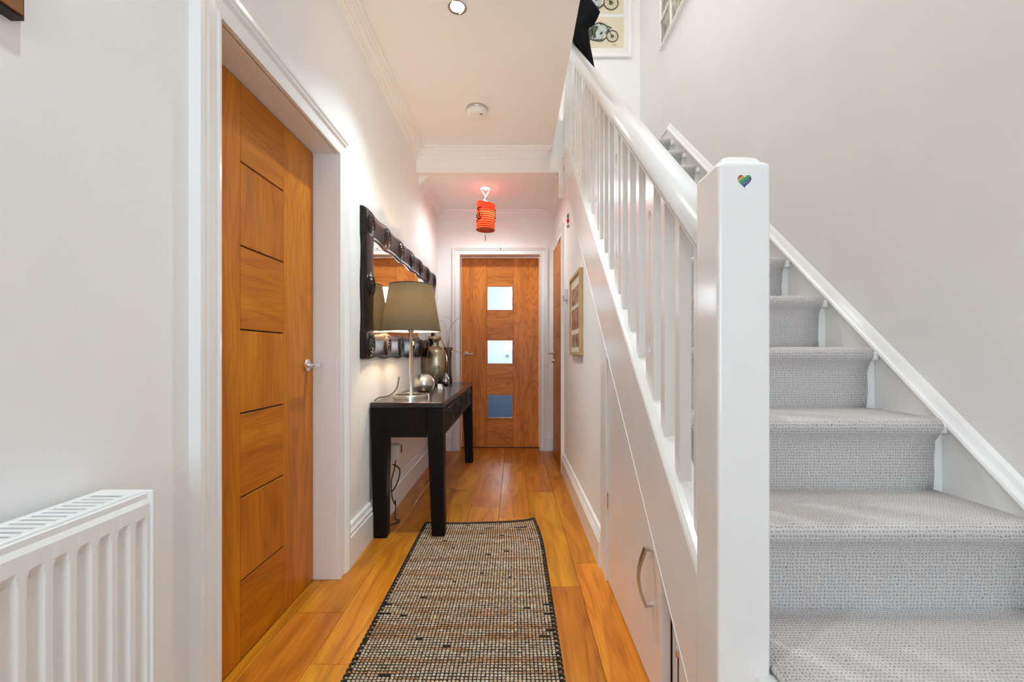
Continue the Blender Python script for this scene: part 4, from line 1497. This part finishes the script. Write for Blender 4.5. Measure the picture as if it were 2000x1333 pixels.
# ------------------------------------------------------------------ upstairs: prints and garment
EY = 4.12
ms = thing('motorcycle_print', (0.85, EY, 3.94), 'white framed print of two motorcycles at the head of the stairs', 'picture')
ax0, ax1, az0, az1 = 0.46, 1.130, 3.832, 4.95
f = MB()
bw = 0.036
f.box(ax0, ax0 + bw, EY - 0.03, EY, az0, az1)
f.box(ax1 - bw, ax1, EY - 0.03, EY, az0, az1)
f.box(ax0 + bw, ax1 - bw, EY - 0.03, EY, az0, az0 + bw)
f.box(ax0 + bw, ax1 - bw, EY - 0.03, EY, az1 - bw, az1)
put('frame', f, 'gloss_white', ms, bevel=0.004)
put('mount', box(ax0 + bw, ax1 - bw, EY - 0.018, EY, az0 + bw, az1 - bw), 'plastic_white', ms)
sc1 = EY / 833.3


def wx(px): return (px - 1004) * EY / 833.3
def wz(py): return EYE + (690 - py) * EY / 833.3


def picture_print(x0, x1, z0, z1, cx, cz, s, name):
    """cream sheet with a racing motorcycle: wheels, fairing, tank, seat, engine"""
    sh = put(name, box(x0, x1, EY - 0.020, EY - 0.018, z0, z1), 'print_cream', ms)
    d_ = MB()
    for wxo in (-0.20, 0.20):
        d_.tube([(cx + (wxo + 0.085 * math.cos(2 * PI * j / 28)) * s, EY - 0.021, cz + (0.085 * math.sin(2 * PI * j / 28)) * s) for j in range(29)], 0.008 * s, 5)
        d_.tube([(cx + (wxo + 0.02 * math.cos(2 * PI * j / 12)) * s, EY - 0.021, cz + (0.02 * math.sin(2 * PI * j / 12)) * s) for j in range(13)], 0.005 * s, 5)
        for q in range(6):
            a = PI * q / 6
            d_.tube([(cx + (wxo + 0.08 * math.cos(a)) * s, EY - 0.0208, cz + 0.08 * math.sin(a) * s), (cx + (wxo - 0.08 * math.cos(a)) * s, EY - 0.0208, cz - 0.08 * math.sin(a) * s)], 0.0015 * s, 4)
    d_.tube(spline([(cx - 0.17 * s, EY - 0.021, cz + 0.12 * s), (cx - 0.08 * s, EY - 0.021, cz + 0.17 * s), (cx + 0.02 * s, EY - 0.021, cz + 0.20 * s), (cx + 0.12 * s, EY - 0.021, cz + 0.15 * s),
                    (cx + 0.19 * s, EY - 0.021, cz + 0.12 * s)], 5), 0.010 * s, 5)
    d_.tube([(cx + 0.11 * s, EY - 0.021, cz + 0.15 * s), (cx + 0.20 * s, EY - 0.021, cz)], 0.007 * s, 5)
    d_.tube(spline([(cx - 0.20 * s, EY - 0.021, cz), (cx - 0.08 * s, EY - 0.021, cz - 0.06 * s), (cx + 0.04 * s, EY - 0.021, cz - 0.07 * s), (cx + 0.11 * s, EY - 0.021, cz - 0.02 * s)], 5), 0.010 * s, 5)
    put('ink_lines', d_, 'print_dark', sh)
    body = [(-0.30, 0.13), (-0.24, 0.17), (-0.15, 0.16), (-0.08, 0.185), (-0.01, 0.205), (0.03, 0.18), (0.08, 0.175), (0.15, 0.15), (0.20, 0.115),
            (0.14, 0.10), (0.10, 0.05), (0.075, -0.03), (0.03, -0.07), (-0.10, -0.075), (-0.17, -0.05), (-0.20, 0.03), (-0.24, 0.09)]
    put('machine', MB().prism([(cx + a * s, cz + b * s) for a, b in body], 1, EY - 0.0208, EY - 0.0195), 'print_grey', sh)
    for dk in ([(-0.12, 0.13), (-0.02, 0.165), (-0.01, 0.13), (-0.05, 0.05), (-0.04, -0.02), (-0.09, -0.04), (-0.10, 0.04)], [(0.02, 0.06), (0.06, 0.075), (0.05, 0.03), (0.01, 0.02)], [(-0.28, 0.135), (-0.15, 0.165), (-0.05, 0.19), (-0.07, 0.14), (-0.17, 0.12)], [(-0.19, 0.10), (-0.11, 0.12), (-0.09, 0.05), (-0.10, -0.01), (-0.17, -0.03)],
               [(0.0, 0.205), (0.06, 0.20), (0.10, 0.18), (0.02, 0.17)], [(-0.12, -0.045), (0.03, -0.045), (0.06, -0.02), (0.045, -0.06), (-0.10, -0.068)],
               [(0.09, 0.04), (0.13, 0.105), (0.17, 0.11), (0.12, 0.03)]):
        put('engine', MB().prism([(cx + a * s, cz + b * s) for a, b in dk], 1, EY - 0.0214, EY - 0.0206), 'print_dark', sh)
    return sh


picture_print(ax0 + 0.09, wx(1217), wz(96), wz(36), wx(1169), wz(74), 0.64, 'lower_print')
picture_print(ax0 + 0.09, wx(1217), wz(30), wz(30) + 0.40, wx(1160), wz(15) + 0.03, 0.80, 'upper_print')
put('signature', MB().tube(spline([(wx(1195), EY - 0.021, wz(90)), (wx(1197), EY - 0.021, wz(89)), (wx(1199), EY - 0.021, wz(91)), (wx(1202), EY - 0.021, wz(90))], 3), 0.002, 4), 'print_dark', ms)

cf = thing('photo_collage', (XW, 3.0, 3.46), 'white multi photo collage frame high on the stair wall', 'picture frame')
gy0, gy1, gz0, gz1 = 2.30, 3.50, 3.462, 4.15
gx = XW - 0.028
f = MB()
b_ = 0.022
ysb = [gy0 + (gy1 - gy0) * i / 5 for i in range(6)]
zsb = [gz0 + (gz1 - gz0) * i / 3 for i in range(4)]
f.box(gx, XW, gy0, gy1, gz0, gz0 + b_)
f.box(gx, XW, gy0, gy1, gz1 - b_, gz1)
f.box(gx, XW, gy0, gy0 + b_, gz0 + b_, gz1 - b_)
f.box(gx, XW, gy1 - b_, gy1, gz0 + b_, gz1 - b_)
put('frame', f, 'gloss_white', cf, bevel=0.002, seg=1)
for i in range(1, 5):
    put('divider', box(gx + 0.004, XW, ysb[i] - 0.011, ysb[i] + 0.011, gz0 + b_, gz1 - b_), 'gloss_white', cf)
for j in range(1, 3):
    for i in range(5):
        put('divider', box(gx + 0.004, XW, ysb[i] + 0.011, ysb[i + 1] - 0.011, zsb[j] - 0.011, zsb[j] + 0.011), 'gloss_white', cf)
for i in range(5):
    for j in range(3):
        put('photo', box(XW - 0.014, XW - 0.002, ysb[i] + 0.012, ysb[i + 1] - 0.012, zsb[j] + 0.012, zsb[j + 1] - 0.012), 'photo_muted', cf)

gm = thing('black_garment', (0.5, 3.11, 3.05), 'black coat draped over the post at the head of the stairs', 'coat')
# outline on the stair side, from the pointed hem upwards: (height, left x, right x, half depth)
oy = 3.10


def gx_(px): return (px - 1004) * oy / 833.3
def gz_(py): return EYE + (690 - py) * oy / 833.3


rows = []
for py, pl, prr, hd in ((135, 1160, 1162, 0.004), (125, 1149, 1160, 0.012), (110, 1138, 1157, 0.020), (95, 1128, 1154, 0.028), (83, 1119, 1152, 0.034), (70, 1112, 1150, 0.040),
                        (61, 1108, 1149, 0.045), (54, 1106, 1151, 0.05), (47, 1104, 1161, 0.05), (36, 1103, 1167, 0.05), (24, 1102, 1172, 0.052), (14, 1102, 1166, 0.055), (0, 1102, 1155, 0.055),
                        (-25, 1100, 1150, 0.06), (-50, 1100, 1142, 0.055), (-62, 1104, 1132, 0.03), (-66, 1112, 1124, 0.008)):
    ring = []
    x0, x1 = gx_(pl), gx_(prr)
    n = 28
    for j in range(n):
        a = 2 * PI * j / n
        fold = 1 + 0.22 * math.sin(5 * a + py * 0.03)
        ring.append(((x0 + x1) / 2 + (x1 - x0) / 2 * math.cos(a), oy + hd * fold * math.sin(a), gz_(py) + 0.004 * math.sin(3 * a)))
    rows.append(ring)
put('cloth', MB().bridge(rows, True, True, True), 'garment_black', gm)
